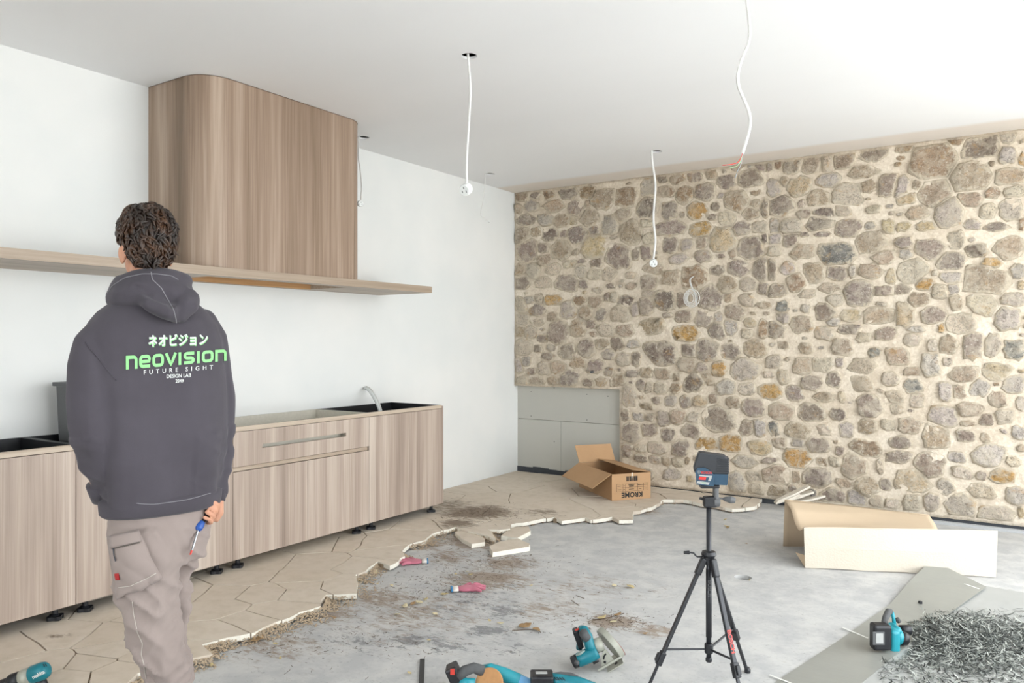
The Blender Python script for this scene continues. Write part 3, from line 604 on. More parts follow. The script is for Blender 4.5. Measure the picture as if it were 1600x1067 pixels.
for i, s in enumerate(ps):
    pl = [list(region)]
    for j, q in enumerate(ps):
        if i == j: continue
        dx, dy = q[0] - s[0], q[1] - s[1]; L = math.hypot(dx, dy)
        if L > 2.6: continue
        pl = [r for p_ in pl for r in clip_multi(p_, dx / L, dy / L, ((q[0] ** 2 + q[1] ** 2) - (s[0] ** 2 + s[1] ** 2)) / 2 / L)]
        if not pl: break
    cells_ += [p_ for p_ in pl if len(p_) > 2 and area(p_) > .003]
for poly in cells_:
    # ragged long edges, narrow joints
    q2 = []
    for k in range(len(poly)):
        p, r = poly[k], poly[(k + 1) % len(poly)]; L = math.hypot(r[0] - p[0], r[1] - p[1]); m = max(1, int(L / .12))
        for j in range(m):
            a_ = (p[0] + (r[0] - p[0]) * j / m, p[1] + (r[1] - p[1]) * j / m)
            w_ = Vector((noise.noise(Vector((a_[0] * 5, a_[1] * 5, 1))), noise.noise(Vector((a_[0] * 5, a_[1] * 5, 9))))) * .022
            q2.append((a_[0] + w_.x, a_[1] + w_.y))
    q3 = []
    for p in q2:
        if not q3 or math.hypot(p[0] - q3[-1][0], p[1] - q3[-1][1]) > .012: q3.append(p)
    q3 = inset(q3, rnd.uniform(.0028, .0055))
    if len(q3) < 3: continue
    zt = rnd.uniform(-.0025, .001)
    bm = BM()
    top = [bm.verts.new((p[0], min(p[1], 7.055), zt)) for p in q3]; bot = [bm.verts.new((p[0], min(p[1], 7.055), -.028)) for p in q3]
    for tri in tessellate_polygon([[Vector((v.co.x, v.co.y, 0)) for v in top]]):
        try:
            f = bm.faces.new([top[i_] for i_ in tri]); f.normal_update()
            if f.normal.z < 0: f.normal_flip()
        except ValueError: pass
    for k in range(len(top)):
        f = bm.faces.new((top[k], bot[k], bot[(k + 1) % len(top)], top[(k + 1) % len(top)])); mx = (q3[k][0] + q3[(k + 1) % len(top)][0]) / 2; my = (q3[k][1] + q3[(k + 1) % len(top)][1]) / 2
        f.material_index = 1 if any(abs(mx - a_[0]) < .035 and abs(my - a_[1]) < .035 for a_ in e2) else 0
    obj('paver', bm, [M_pave, M_break], floor); npav += 1
# bedding under the pavers: a grid of small cells whose outer rim is ragged
def inside(x, y):
    c = False; n = len(region); j = n - 1
    for i in range(n):
        (xi, yi), (xj, yj) = region[i], region[j]
        if (yi > y) != (yj > y) and x < (xj - xi) * (y - yi) / (yj - yi) + xi: c = not c
        j = i
    return c
bm = BM(); G = .03; gv = {}; cellset = set()
for i in range(int(3.9 / G)):
    for j in range(int(6.4 / G)):
        x, y = XL + (i + .5) * G, .65 + (j + .5) * G
        if (x < -4.1 and y < 6.4) or all(inside(x + a_, y + b_) for a_ in (-.022, .022) for b_ in (-.022, .022)): cellset.add((i, j))
def gvert(i, j, low=False):
    k = (i, j, low)
    if k not in gv:
        x, y = XL + i * G, .65 + j * G; w = noise.noise(Vector((x * 21, y * 21, 0))) * .014; v = noise.noise(Vector((x * 21, y * 21, 8))) * .014
        gv[k] = bm.verts.new((max(XL, x + w), min(7.05, y + v), SLAB if low else -.009))
    return gv[k]
for (i, j) in cellset:
    bm.faces.new((gvert(i, j), gvert(i + 1, j), gvert(i + 1, j + 1), gvert(i, j + 1)))
    for (di, dj, a_, b_) in ((1, 0, (1, 0), (1, 1)), (-1, 0, (0, 1), (0, 0)), (0, 1, (1, 1), (0, 1)), (0, -1, (0, 0), (1, 0))):
        if (i + di, j + dj) not in cellset:
            A_, B_ = (i + a_[0], j + a_[1]), (i + b_[0], j + b_[1]); bm.faces.new((gvert(*B_), gvert(*A_), gvert(*A_, True), gvert(*B_, True)))
obj('bedding', bm, M_bed, floor)

def lump(vs, fs, p, r, squash=.6, rs=rnd):
    k = len(vs); a = rs.uniform(0, 6.28)
    for (x, y, z) in ((1, 0, 0), (0, 1, 0), (-1, 0, 0), (0, -1, 0), (0, 0, 1), (0, 0, -.6)):
        j = rs.uniform(.6, 1.25); X = (x * math.cos(a) - y * math.sin(a)) * r * j; Y = (x * math.sin(a) + y * math.cos(a)) * r * j
        vs.append((p[0] + X, p[1] + Y, p[2] + z * r * squash * j))
    fs += [(k, k + 1, k + 4), (k + 1, k + 2, k + 4), (k + 2, k + 3, k + 4), (k + 3, k, k + 4), (k + 1, k, k + 5), (k + 2, k + 1, k + 5), (k + 3, k + 2, k + 5), (k, k + 3, k + 5)]
vs, fs = [], []
for k in range(5200):
    t_ = rnd.random(); seg = rnd.choice([0,1,2,3,4,5,5,6,7,7,8,8,9,9,10,10,11,12,13,14,14,17,19,20,21,23,24,25])
    p = edge[seg]; q = edge[seg + 1]; d = Vector((q[0] - p[0], q[1] - p[1])).normalized(); nrm = Vector((d.y, -d.x))
    off = abs(rnd.gauss(0, .030)); wmul = 1.6 if seg in (7, 8, 9, 11, 12, 13) else 1
    x = p[0] + (q[0] - p[0]) * t_ + nrm.x * off * wmul; y = p[1] + (q[1] - p[1]) * t_ + nrm.y * off * wmul
    r = rnd.uniform(.002, .008); lump(vs, fs, (x, y, SLAB + r * .5 + max(0, .026 - off * .7)), r)
tag(pyobj('mortar_crumbs', vs, fs, M_crumb), 'sandy brown mortar crumbs along the broken edge of the paving', 'rubble', kind='stuff')
M_twig = plain('dry_brown_litter', '5e4c3c', .9, 0, .3, 40)
vs, fs = [], []
def sliver(vs, fs, p, L, w, a, lift=0.0, h=.0012):
    k = len(vs); d = Vector((math.cos(a), math.sin(a), 0)); n = Vector((-d.y, d.x, 0)); p = Vector(p)
    m = p + UP * (lift * .5) + n * rnd.uniform(-.2, .2) * L; e = p + d * L / 2 + UP * lift; s = p - d * L / 2
    for q, ww in ((s, w * .5), (m, w), (e, w * .4)):
        vs += [tuple(q + n * ww), tuple(q - n * ww), tuple(q + UP * h)]
    for c in (0, 3):
        for (i, j) in ((0, 1), (1, 2), (2, 0)): fs.append((k + c + i, k + c + j, k + c + 3 + j, k + c + 3 + i))
DIRTS = [(740, 802, 100, 14, 0.0, 420), (715, 840, 90, 12, SLAB, 260), (770, 880, 120, 24, SLAB, 260), (720, 905, 120, 30, SLAB, 260), (960, 972, 70, 16, SLAB, 160), (600, 925, 110, 30, SLAB, 140), (850, 960, 220, 60, SLAB, 120), (500, 985, 200, 40, SLAB, 150), (560,1010,240,40,SLAB,90)]
for (px, py, sx, sy, z, n) in DIRTS:
    for _ in range(n):
        p = onz(px + rnd.gauss(0, sx * .5), min(1090, max(760, py + rnd.gauss(0, sy * .5))), z)
        if p.y > 6.8 or p.x < -3.9: continue
        sliver(vs, fs, (p.x, p.y, z + .001), rnd.uniform(.004, .026), rnd.uniform(.0005, .0016), rnd.uniform(0, 6.28), rnd.uniform(0, .006))
tag(pyobj('dry_litter', vs, fs, M_twig), 'fine brown twigs and dry plant litter scattered over the floor', 'debris', kind='stuff')
# loose and broken pavers
def slabpiece(name, pxs, zt, th, label, tilt=(0, 0), cat='paving stone', group=None):
    pts = [onz(px, py, zt) for px, py in pxs]; c = sum(pts, Vector()) / len(pts)
    bm = BM(); A = []; B = []
    for i, p in enumerate(pts):
        q = pts[(i + 1) % len(pts)]
        for j in range(3):
            r = p + (q - p) * (j / 3); k = .0 if j == 0 else .006
            r = r + Vector((rnd.uniform(-k, k), rnd.uniform(-k, k), 0)); dz = (r.x - c.x) * tilt[0] + (r.y - c.y) * tilt[1]
            A.append(bm.verts.new(r + UP * dz)); B.append(bm.verts.new(c + (r - c) * 1.02 + UP * (dz - th) + Vector((0, 0, 0))))
    bm.faces.new(A); bm.faces.new(list(reversed(B)))
    for i in range(len(A)):
        f = bm.faces.new((A[i], B[i], B[(i + 1) % len(A)], A[(i + 1) % len(A)])); f.material_index = 1
    bmesh.ops.recalc_face_normals(bm, faces=bm.faces)
    o = obj(name, bm, [M_pave, M_break]); return tag(o, label, cat, group)
slabpiece('loose_paver', [(711,831),(722,828),(745,834),(757,841),(757,847),(737,850),(722,842)], -.012, .027, 'loose paver lying in the gap at the paving edge with a yellow leaf on it')
slabpiece('loose_paver', [(783,837),(800,824),(826,822),(829,829),(809,840)], -.009, .030, 'loose square-cut paver just right of the paving point, rear of the two pale loose ones')
slabpiece('loose_paver', [(765,853),(781,846),(810,841),(827,849),(827,854),(770,863)], -.009, .030, 'loose long thick paver with a bright white broken edge, nearest the camera')
# ------------------------------------------------------------------ kitchen
XF = -4.03; XBK = -4.585
def panel(name, lo, hi, mat, parent, bev=.0008):
    bm = BM(); box(bm, lo, hi, bev, seg=1); return obj(name, bm, mat, parent)
def cab_leg(x, y, parent):
    bm = BM(); lathe(bm, (x, y, .016), (0, 0, 1), [(0, .017), (.008, .019), (.012, .014), (.06, .014), (.062, .018), (.07, .018)], 14)
    lg = obj('leg', bm, M_blackp, parent, False)
    bm = BM()
    pts = [Vector((x + .036 * (1 + .16 * math.cos(4 * a)) * math.cos(a), y + .036 * (1 + .16 * math.cos(4 * a)) * math.sin(a), .001)) for a in [2 * math.pi * k / 28 for k in range(28)]]
    prism(bm, pts, (0, 0, .018)); obj('foot', bm, M_blackp, lg)
ZT, ZB = .876, .070
UN = [('A', .90, 2.067, M_black_lam), ('B', 2.067, 3.003, M_black_lam), ('C', 3.003, 4.179, M_beige_lam), ('D', 4.179, 5.03, M_black_lam)]
LBL = dict(A='oak-look base cabinet with black open top at the left edge of the frame', B='oak-look base cabinet behind the man with black open top', C='oak-look base cabinet with a wide slotted drawer above two doors', D='oak-look base cabinet at the right end of the run, open black top, drawerless doors')
for (k, y0, y1, inner) in UN:
    root = empty('base_cabinet', (XF - .28, (y0 + y1) / 2, 0), LBL[k], 'cabinet', 'base cabinets along the left wall')
    g = .0015; xc = XF - .020
    panel('side_panel', (XBK, y0 + g, ZB), (xc, y0 + .018, ZT - .0), inner, root); panel('side_panel', (XBK, y1 - .018, ZB), (xc, y1 - g, ZT), inner, root)
    panel('base_panel', (XBK, y0 + .018, ZB), (xc, y1 - .018, ZB + .018), inner, root)
    panel('back_panel', (XBK, y0 + .018, ZB + .018), (XBK + .012, y1 - .018, ZT), inner, root)
    panel('top_rail', (XF - .022, y0, .848), (XF - .002, y1, ZT), M_woodh, root)
    dt = .845
    if k == 'C':
        # drawer front with a long finger slot
        bm = BM(); za, zb2 = .631, .845; sy0, sy1, sz0, sz1 = 3.222, 3.947, .727, .752; a_, b_ = y0 + .002, y1 - .002
        for (u0, u1, v0, v1) in ((a_, sy0, za, zb2), (sy1, b_, za, zb2), (sy0, sy1, za, sz0), (sy0, sy1, sz1, zb2)): box(bm, (XF - .019, u0, v0), (XF, u1, v1))
        dr = obj('drawer_front', bm, M_wood, root)
        panel('slot_backing', (XF - .075, sy0 - .03, .69), (XF - .070, sy1 + .03, .79), M_beige_lam, dr)
        panel('drawer_box', (XBK + .03, y0 + .03, .66), (XF - .075, y0 + .045, .80), M_beige_lam, dr)
        panel('drawer_box', (XBK + .03, y1 - .045, .66), (XF - .075, y1 - .03, .80), M_beige_lam, dr)
        panel('middle_rail', (XF - .022, y0 + .002, .604), (XF - .006, y1 - .012, .628), M_woodh, root)
        dt = .600
    ym = {'A': 1.48, 'B': 2.535, 'C': 3.594, 'D': 4.627}[k]
    for (u0, u1) in ((y0 + .0015, ym - .0012), (ym + .0012, y1 - .0015)):
        panel('door', (XF - .019, u0, ZB - .006), (XF, u1, dt), M_wood, root)
    for yy in (y0 + .075, y1 - .075):
        for xx in (XF - .055, XBK + .06): cab_leg(xx, yy, root)
    if k == 'D': panel('end_panel', (XBK, y1, ZB - .006), (XF + .0, y1 + .018, .868), M_wood, root)
    if k == 'B': panel('shelf', (XBK + .012, y0 + .018, .50), (xc - .02, y1 - .018, .516), inner, root)
# grey tub standing inside the second cabinet
bx, by = -4.37, 2.37
root = empty('plastic_tub', (bx, by, .516), 'dark grey plastic tub standing in the cabinet behind the man', 'tub')
def rrect(cx, cy, hx, hy, r, z, n=5):
    out = []
    for (sx, sy, a0) in ((1, 1, 0), (-1, 1, 90), (-1, -1, 180), (1, -1, 270)):
        for k in range(n + 1):
            a = math.radians(a0 + 90 * k / n); out.append(Vector((cx + sx * (hx - r) + r * math.cos(a), cy + sy * (hy - r) + r * math.sin(a), z)))
    return out
def shell(rings_, bm, cap0=True, cap1=True):
    R = [[bm.verts.new(p) for p in r] for r in rings_]; n = len(R[0])
    for A, B in zip(R, R[1:]):
        for k in range(n): bm.faces.new((A[k], A[(k + 1) % n], B[(k + 1) % n], B[k]))
    if cap0: bm.faces.new(list(reversed(R[0])))
    if cap1: bm.faces.new(R[-1])
zr = 1.4 - (601 - 533.5) / 1214 * 4.1
bm = BM(); shell([rrect(bx, by, .11, .15, .03, .517), rrect(bx, by, .125, .165, .03, .85), rrect(bx, by, .128, .168, .03, .853), rrect(bx, by, .138, .178, .03, zr), rrect(bx, by, .13, .17, .03, zr), rrect(bx, by, .115, .155, .03, .53)], bm)
obj('tub_body', bm, M_greyp, root)
bm = BM(); shell([rrect(bx, by, .140, .180, .03, zr - .02), rrect(bx, by, .152, .192, .03, zr - .018), rrect(bx, by, .152, .192, .03, zr + .002), rrect(bx, by, .13, .17, .03, zr + .002), rrect(bx, by, .13, .17, .03, zr - .02)], bm, False, False)
obj('rim', bm, M_greyp, root)

# shelf with a cut-out below the hood
SB, ST, SX0, SX1, SY1 = 1.794, 1.846, -4.61, -4.033, 4.905
root = empty('wall_shelf', (-4.61, 2.8, SB), 'long thick oak-look floating shelf on the left wall under the hood', 'shelf')
hy0, hy1, hx0, hx1 = 2.90, 4.05, -4.53, -4.13
bm = BM()
box(bm, (SX0, .3, SB), (SX1, hy0, ST)); box(bm, (SX0, hy1, SB), (SX1, SY1, ST)); box(bm, (hx1, hy0, SB), (SX1, hy1, ST)); box(bm, (SX0, hy0, SB), (hx0, hy1, ST))
obj('shelf_board', bm, M_woodh, root)
bm = BM(); box(bm, (hx0, hy0, SB - .002), (hx0 + .02, hy1, ST)); box(bm, (hx1 - .012, hy0, SB + .008), (hx1, hy1, ST)); obj('pine_batten', bm, M_pine, root)
# range hood: one bent sheet of veneer, rounded corners
HX, HY0, HY1, HR = -4.05, 2.81, 4.19, .19
bm = BM(); pts = [(XL + .002, HY0)]
for k in range(13):
    a = math.radians(-90 + 90 * k / 12); pts.append((HX - HR + HR * math.cos(a), HY0 + HR + HR * math.sin(a)))
for k in range(13):
    a = math.radians(90 * k / 12); pts.append((HX - HR + HR * math.cos(a), HY1 - HR + HR * math.sin(a)))
pts.append((XL + .002, HY1))
prism(bm, [(x, y, ST + .001) for x, y in pts], (0, 0, ZC - ST - .003)); bmesh.ops.recalc_face_normals(bm, faces=bm.faces)
hood = empty('range_hood', (-4.3, 3.5, ST), 'tall oak-look range hood cover with rounded corners reaching the ceiling', 'range hood')
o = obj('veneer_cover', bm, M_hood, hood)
bm = BM(); prism(bm, [(x if x < -4.6 else x + .002, y, ZC - .004) for x, y in pts], (0, 0, .0035)); obj('top_shadow_strip', bm, plain('hood_top_shade', '5d4a3a', .7), hood)  # dark strip painted as the shadow line where hood meets ceiling

# ------------------------------------------------------------------ hanging cables
def hanging(name, pxs, d, r, label, plug=None, group='cables hanging from the ceiling'):
    top = atd(pxs[0][0], pxs[0][1], d); root = empty(name, top, label, 'cable', group)
    pts = [atd(x, y, d) for x, y in pxs]; pts[0].z = ZC + .1
    curve_obj('wire', pts, r, M_cable, root)
    if plug:
        c = atd(plug[0], plug[1], d); ax = plug[3]; R_ = plug[2]
        bm = BM(); lathe(bm, c - ax * R_ * .7, ax, [(0, R_ * .82), (R_ * .1, R_), (R_ * 1.2, R_), (R_ * 1.4, R_ * .86)], 24); pb = obj('connector_plug', bm, M_whitep, root, False)
        bm = BM()
        b1, b2, b3 = frame(ax)
        f = c + ax * R_ * .7
        for a in (90, 210, 330):
            q = f + (b2 * math.cos(math.radians(a)) + b3 * math.sin(math.radians(a))) * R_ * .42; obox(bm, q, b1, b2, b3, .004, R_ * .14, R_ * .4)
        obj('socket_slots', bm, M_greyp, pb)
    return root
toc = lambda p, d, k=0: (CAM - atd(p[0], p[1], d)).normalized()
hanging('hanging_cable', [(729, 87), (733, 108), (735, 145), (732, 200), (729, 250), (729, 286)], 4.35, .0075, 'white cable with round socket plug hanging from the nearest ceiling hole', (728, 296, .033, (toc((728, 296), 4.35) + RGT * -.5 + UP * -.3).normalized()))
hanging('hanging_cable', [(756, 272), (758, 285), (754, 315), (751, 335), (757, 341), (763, 346)], 7.44, .004, 'thin short wire with a tiny connector hanging near the room corner', (764, 346, .011, UP * -1))
hanging('hanging_cable', [(1018, 237), (1019, 250), (1024, 290), (1021, 340), (1024, 375), (1021, 405)], 6.52, .0095, 'white cable with socket plug hanging in front of the stone wall', (1021, 411, .033, (toc((1021, 411), 6.52) + UP * -.2).normalized()))
hanging('hanging_cable', [(563, 215), (560, 240), (563, 265), (565, 290), (564, 312)], 6.05, .006, 'white cable with plug hanging beside the right side of the hood', (563, 318, .024, (toc((563, 318), 6.05) + RGT * .3).normalized()))
big = hanging('hanging_cable', [(1165, -76), (1164, -30), (1168, 10), (1171, 40), (1170, 65), (1159, 92), (1153, 115), (1154, 135), (1162, 155), (1170, 175), (1172, 195), (1166, 220), (1160, 240)], 3.2, .0068, 'long wavy white cable with bare coloured wire ends at the top of the photo')
M_red = plain('red_wire', 'd0413c', .5); M_grn = plain('pale_green_wire', 'a9c9a0', .5); M_gry = plain('grey_wire', '9a9c9e', .5)
curve_obj('wire_end', [atd(x, y, 3.2) for x, y in ((1160, 239), (1158, 246), (1152, 254), (1140, 257), (1129, 258))], .0018, M_red, big)
curve_obj('wire_end', [atd(x, y, 3.2) for x, y in ((1160, 239), (1157, 252), (1150, 260), (1140, 262))], .0016, M_grn, big)
curve_obj('wire_end', [atd(x, y, 3.2) for x, y in ((1160, 239), (1158, 255), (1152, 268), (1149, 278))], .0016, M_gry, big)
# coil of cable out of the stone wall
cc = [ony(x, y, YF - .05) for x, y in ((1084, 427), (1078, 436), (1080, 448), (1085, 458), (1087, 470), (1087, 478))]; cc[0].y = YF + .05
root = empty('wall_cable_coil', cc[0], 'coil of thin white cable pulled out of a hole in the stone wall', 'cable')
for dx, off in ((0, 0), (.012, -.01)):
    curve_obj('wire', [p + Vector((dx, off, 0)) for p in cc], .004, M_cable, root)
cen = ony(1079, 466, YF - .06)
for k in range(4):
    r = .035 + .012 * k; curve_obj('wire', [cen + Vector((r * math.cos(a) * (.9 + .06 * k) + .006 * k, -.006 * k, 1.15 * r * math.sin(a))) for a in [2 * math.pi * j / 10 for j in range(11)]], .0035, M_cable, root, 6, 3)
# clear flexible tail standing out of the end cabinet
pp = [onx(570, 606, -4.595), onx(577, 610, -4.52), onx(585, 622, -4.42), onx(591, 635, -4.35), onx(596, 652, -4.34)]
root = empty('flexible_conduit', pp[0], 'pale clear-sleeved cable tail coming from the wall into the end cabinet', 'cable')
curve_obj('sleeve', pp, .013, plain('clear_sleeve', 'd5d8d6', .25), root, 8)
curve_obj('wire', [p + Vector((0, .02, .012)) for p in pp], .005, M_cable, root)
# ------------------------------------------------------------------ cardboard box
t = NT('cardboard', .8); a = t.noise(t.pos(), 4, 3); b = t.noise(t.pos((1, 1, 12)), 30, 3); t.col(t.mix(t.math('ADD', t.math('MULTIPLY', a, .6), t.math('MULTIPLY', b, .4)), 'a98560', 'c09b74')); t.bump(b, .1, .001); M_card = t.m
M_cardin = plain('cardboard_inside', 'a07c58', .85); M_ink = plain('black_ink', '20201f', .7)
A0 = onz(956, 782.5, 0); B0 = onz(1016.5, 778, 0); ex = (B0 - A0); BW = ex.length; ex.normalize(); ey = Vector((-ex.y, ex.x, 0)); BL = .70; BH = .232; th = .004
root = empty('cardboard_box', A0 + ex * BW / 2 + ey * BL / 2, 'open brown cardboard box with upside-down black lettering on its end', 'box')
def bpanel(name, o, u, v, n, lu, lv, mat=None):
    bm = BM(); obox(bm, o + u * lu / 2 + v * lv / 2 + n * th / 2, u, v, n, lu, lv, th); return obj(name, bm, mat or M_card, root)
Z = UP
bpanel('front_panel', A0, ex, Z, ey, BW, BH); bpanel('rear_panel', A0 + ey * (BL - th), ex, Z, ey, BW, BH)
bpanel('side_panel', A0 + ey * th, ey, Z, ex, BL - 2 * th, BH); bpanel('side_panel', A0 + ex * (BW - th) + ey * th, ey, Z, ex, BL - 2 * th, BH)
bpanel('base_panel', A0 + ex * th + ey * th + Z * .001, ex, ey, Z, BW - 2 * th, BL - 2 * th)
def flap(o, u, lu, out, lv, skew=0.0):
    n = u.cross(out).normalized(); bm = BM()
    pts = [o, o + u * lu, o + u * (lu - skew) + out * lv, o + u * skew + out * lv]; prism(bm, pts, n * th); bmesh.ops.recalc_face_normals(bm, faces=bm.faces); obj('flap', bm, M_card, root)
hz = Z * (BH + .001)
flap(A0 + hz, ey, BL, (-ex * .84 - Z * .54).normalized(), .22, .01)
flap(A0 + ey * BL + hz, ex, BW, (Z * .78 + ey * .25 - ex * .12).normalized(), .17, .0)
flap(A0 + ex * BW + hz, ey, BL, (-ex * .98 + Z * .14).normalized(), .19, .01)
flap(A0 + hz + ex * .004 - Z * .004, ex, BW - .008, (ey * .3 - Z * .95).normalized(), .10, .01)
M_tape = plain('pale_tape', 'd8cfc0', .5)
def text_mesh(body, size, bold=0.0, align='CENTER', space=1.0):
    c = bpy.data.curves.new('t', 'FONT'); c.body = body; c.size = size; c.align_x = align; c.align_y = 'CENTER'; c.offset = bold; c.space_character = space; c.resolution_u = 3
    o = bpy.data.objects.new('t', c); COL.objects.link(o); me = evaluated(o); bpy.data.objects.remove(o); bpy.data.curves.remove(c); return me
def put_text(name, body, size, o, x, y, mat, parent, bold=0.0, space=1.0, lift=.0012, rotz=0.0):
    me = text_mesh(body, size, bold, space=space); z = x.cross(y).normalized(); M_ = mat_axes(o + z * lift, x, y, z) @ Matrix.Rotation(rotz, 4, 'Z'); me.transform(M_)
    me.materials.clear(); return link(name, me, mat, parent)
fc = A0 + ex * BW * .52 + Z * .045
put_text('printed_name', 'KROME', .062, fc, -ex, -Z, M_ink, root, .0022)
bm = BM(); lw = .0016
def bar(cu, cv, su, sv): obox(bm, A0 + ex * cu + Z * cv - ey * .0008, ex, ey, Z, su, .0012, sv)
u0, u1 = BW * .12, BW * .93
for v in (.075, .108, .14): bar((u0 + u1) / 2, v, u1 - u0, lw)
for f in (0, .2, .28, .67, .86, 1): bar(u0 + (u1 - u0) * f, .1075, lw, .065)
for (f, v, w) in ((.09, .124, .04), (.24, .124, .012), (.47, .130, .06), (.47, .122, .05), (.47, .115, .045), (.83, .126, .10), (.09, .092, .035), (.24, .092, .01), (.47, .092, .05), (.76, .092, .02), (.93, .092, .025)): bar(u0 + (u1 - u0) * f, v, w, .0045)
for k in range(26):
    if rnd.random() < .75: bar(BW * (.37 + .30 * k / 26), .185, rnd.choice((.0018, .003, .004)), .042)
obj('printed_marks', bm, M_ink, root)
bm = BM(); obox(bm, A0 + ex * BW * .52 + Z * (BH - .02) - ey * .0007, ex, ey, Z, .012, .0012, .05); obj('tape', bm, M_tape, root)
# ------------------------------------------------------------------ folded underlay sheet, loose strips, fragments
t = NT('cream_underlay', .9); a = t.noise(t.pos(), 2.5, 4); v = t.n('ShaderNodeTexVoronoi'); v.inputs['Scale'].default_value = 90; t.l(t.pos(), v.inputs['Vector'])
t.col(t.mix(a, 'c9bfae', 'd6cdbf')); t.bump(v.outputs['Distance'], .35, .003); M_under = t.m
M_under2 = plain('tan_underlay_back', 'c9b499', .85, 0, .06, 5)
def lerp(a, b, t): return a + (b - a) * t
FBL, FBR = W(1258, 888), W(1556, 903)
D0 = (FBL - CAM).dot(FWD); D1 = (FBR - CAM).dot(FWD)
FTL, FTR = atd(1256, 823, D0), atd(1559, 829, D1)
rows = []
N = 26
bl, br = atd(1226, 780, D0 + .50), atd(1452, 804, D0 + .46)
for i in range(N + 1):
    s = i / N; fb = lerp(FBL, FBR, s) + UP * (.003 + .004 * math.sin(s * 9) ** 2); ft = lerp(FTL, FTR, s)
    rows.append((fb, lerp(fb, ft, .5) - FWD * .012 * math.sin(s * 3), ft))
vs, fs = [], []
for r in rows: vs += [tuple(p) for p in r]
for i in range(N):
    for j in range(2): fs.append((i * 3 + j, i * 3 + 3 + j, i * 3 + 4 + j, i * 3 + 1 + j))
me = bpy.data.meshes.new('front_fold'); me.from_pydata(vs, [], fs)
sheet = empty('folded_underlay_sheet', lerp(FBL, FBR, .5), 'large cream dimpled underlay sheet folded over on the concrete near the stone wall', 'sheet')
def solid(name, me, mat, parent, t_=.004, off=-1.0, smooth=True):
    o = bpy.data.objects.new('t', me); COL.objects.link(o); m = o.modifiers.new('s', 'SOLIDIFY'); m.thickness = t_; m.offset = off
    r = evaluated(o); bpy.data.objects.remove(o); bpy.data.meshes.remove(me); r.materials.clear(); return link(name, r, mat, parent, smooth)
solid('front_fold', me, M_under, sheet, smooth=False)
vs, fs = [], []; K = 12
for i in range(N + 1):
    s = i / N; f = lerp(FTL, FTR, s * .70); b = lerp(bl, br, s)
    dip = .075 * (1 - s) ** 2
    for j in range(K + 1):
        u = j / K; p = lerp(f, b, u); p = p - UP * (dip * math.sin(min(1, u * 1.6) * math.pi) + 0) + UP * .004 * math.sin(u * 5 + s * 6)
        vs.append(tuple(p))
for i in range(N):
    for j in range(K): a = i * (K + 1) + j; fs.append((a, a + K + 1, a + K + 2, a + 1))
me = bpy.data.meshes.new('top_fold'); me.from_pydata(vs, [], fs); solid('top_fold', me, M_under2, sheet)
# rear leg of the folded sheet so that it stands
vs, fs = [], []
for i in range(N + 1):
    s = i / N; b = lerp(bl, br, s); q = b + FWD * .03; vs += [tuple(b), (q.x, q.y, SLAB + .002)]
for i in range(N): fs.append((i * 2, i * 2 + 2, i * 2 + 3, i * 2 + 1))
me = bpy.data.meshes.new('rear_fold'); me.from_pydata(vs, [], fs); solid('rear_fold', me, M_under2, sheet)
bm = BM(); prism(bm, [W(1243, 863, .05), W(1259, 868, .06), W(1258, 887, .002)], FWD * .003 + RGT * .003); bmesh.ops.recalc_face_normals(bm, faces=bm.faces); obj('turned_corner', bm, M_under2, sheet)
# broken tile fragments by the stone wall
M_frag = plain('pale_tile_fragment', 'd8d0c2', .85, 0, .08, 20)
FR = [((1215, 785), (1266, 762), .05, .07, 'long pale tile fragment leaning on top of the fragment pile'), ((1213, 788), (1250, 774), .025, .09, 'pale tile fragment at the left end of the pile by the stone wall'), ((1232, 783), (1268, 772), .012, .10, 'short cream tile fragment under the leaning one'), ((1246, 786), (1290, 777), .03, .12, 'wide white tile fragment behind the folded sheet'), ((1240, 778), (1272, 771), .045, .08, 'small white tile fragment on top at the right of the pile')]
for (a_, b_, h, w, lb) in FR:
    p, q = atd(a_[0], a_[1], (W(a_[0], 798) - CAM).dot(FWD)), atd(b_[0], b_[1], (W(b_[0], 798) - CAM).dot(FWD)); u = (q - p).normalized(); n_ = Vector((-u.y, u.x, 0)).normalized()
    bm = BM(); L = (q - p).length; pts = [p, p + u * L * .5 - n_ * .02, q, q + n_ * w * .8, p + u * L * .6 + n_ * w, p + n_ * w * .7]
    prism(bm, pts, UP * .016); bmesh.ops.recalc_face_normals(bm, faces=bm.faces); tag(obj('tile_fragment', bm, M_frag), lb, 'tile fragment', 'broken tile fragments by the stone wall')
# grey strips lying on the slab
t = NT('grey_protection_sheet', .38); a = t.noise(t.pos(), 2.2, 5, .6); b = t.noise(t.pos((1, 6, 1), (0, 0, .6)), 12, 5, .7)
t.col(t.mix(t.math('ADD', t.math('MULTIPLY', a, .6), t.math('MULTIPLY', b, .4)), '7d7e78', '9b9b94')); M_strip = t.m
M_strip2 = plain('pale_protection_sheet', 'a6a7a4', .5, 0, .08, 6)
def ground_sheet(name, pxs, z, th_, mat, label, cat='sheet', lifts=None):
    pts = [onz(px, py, SLAB + z + (lifts[i] if lifts else 0)) for i, (px, py) in enumerate(pxs)]
    bm = BM(); prism(bm, pts, UP * th_); bmesh.ops.triangulate(bm, faces=[f for f in bm.faces if len(f.verts) > 4]); bmesh.ops.recalc_face_normals(bm, faces=bm.faces)
    return tag(obj(name, bm, mat), label, cat)
ground_sheet('pale_sheet', [(1330, 1075), (1392, 1028), (1470, 968), (1541, 916), (1600, 926), (1680, 945), (1700, 1090), (1500, 1120)], .001, .002, M_strip2, 'pale grey sheet on the concrete under the pile of dark shavings')
M_stripe = plain('white_tape_stripe', 'dcdcd6', .6)
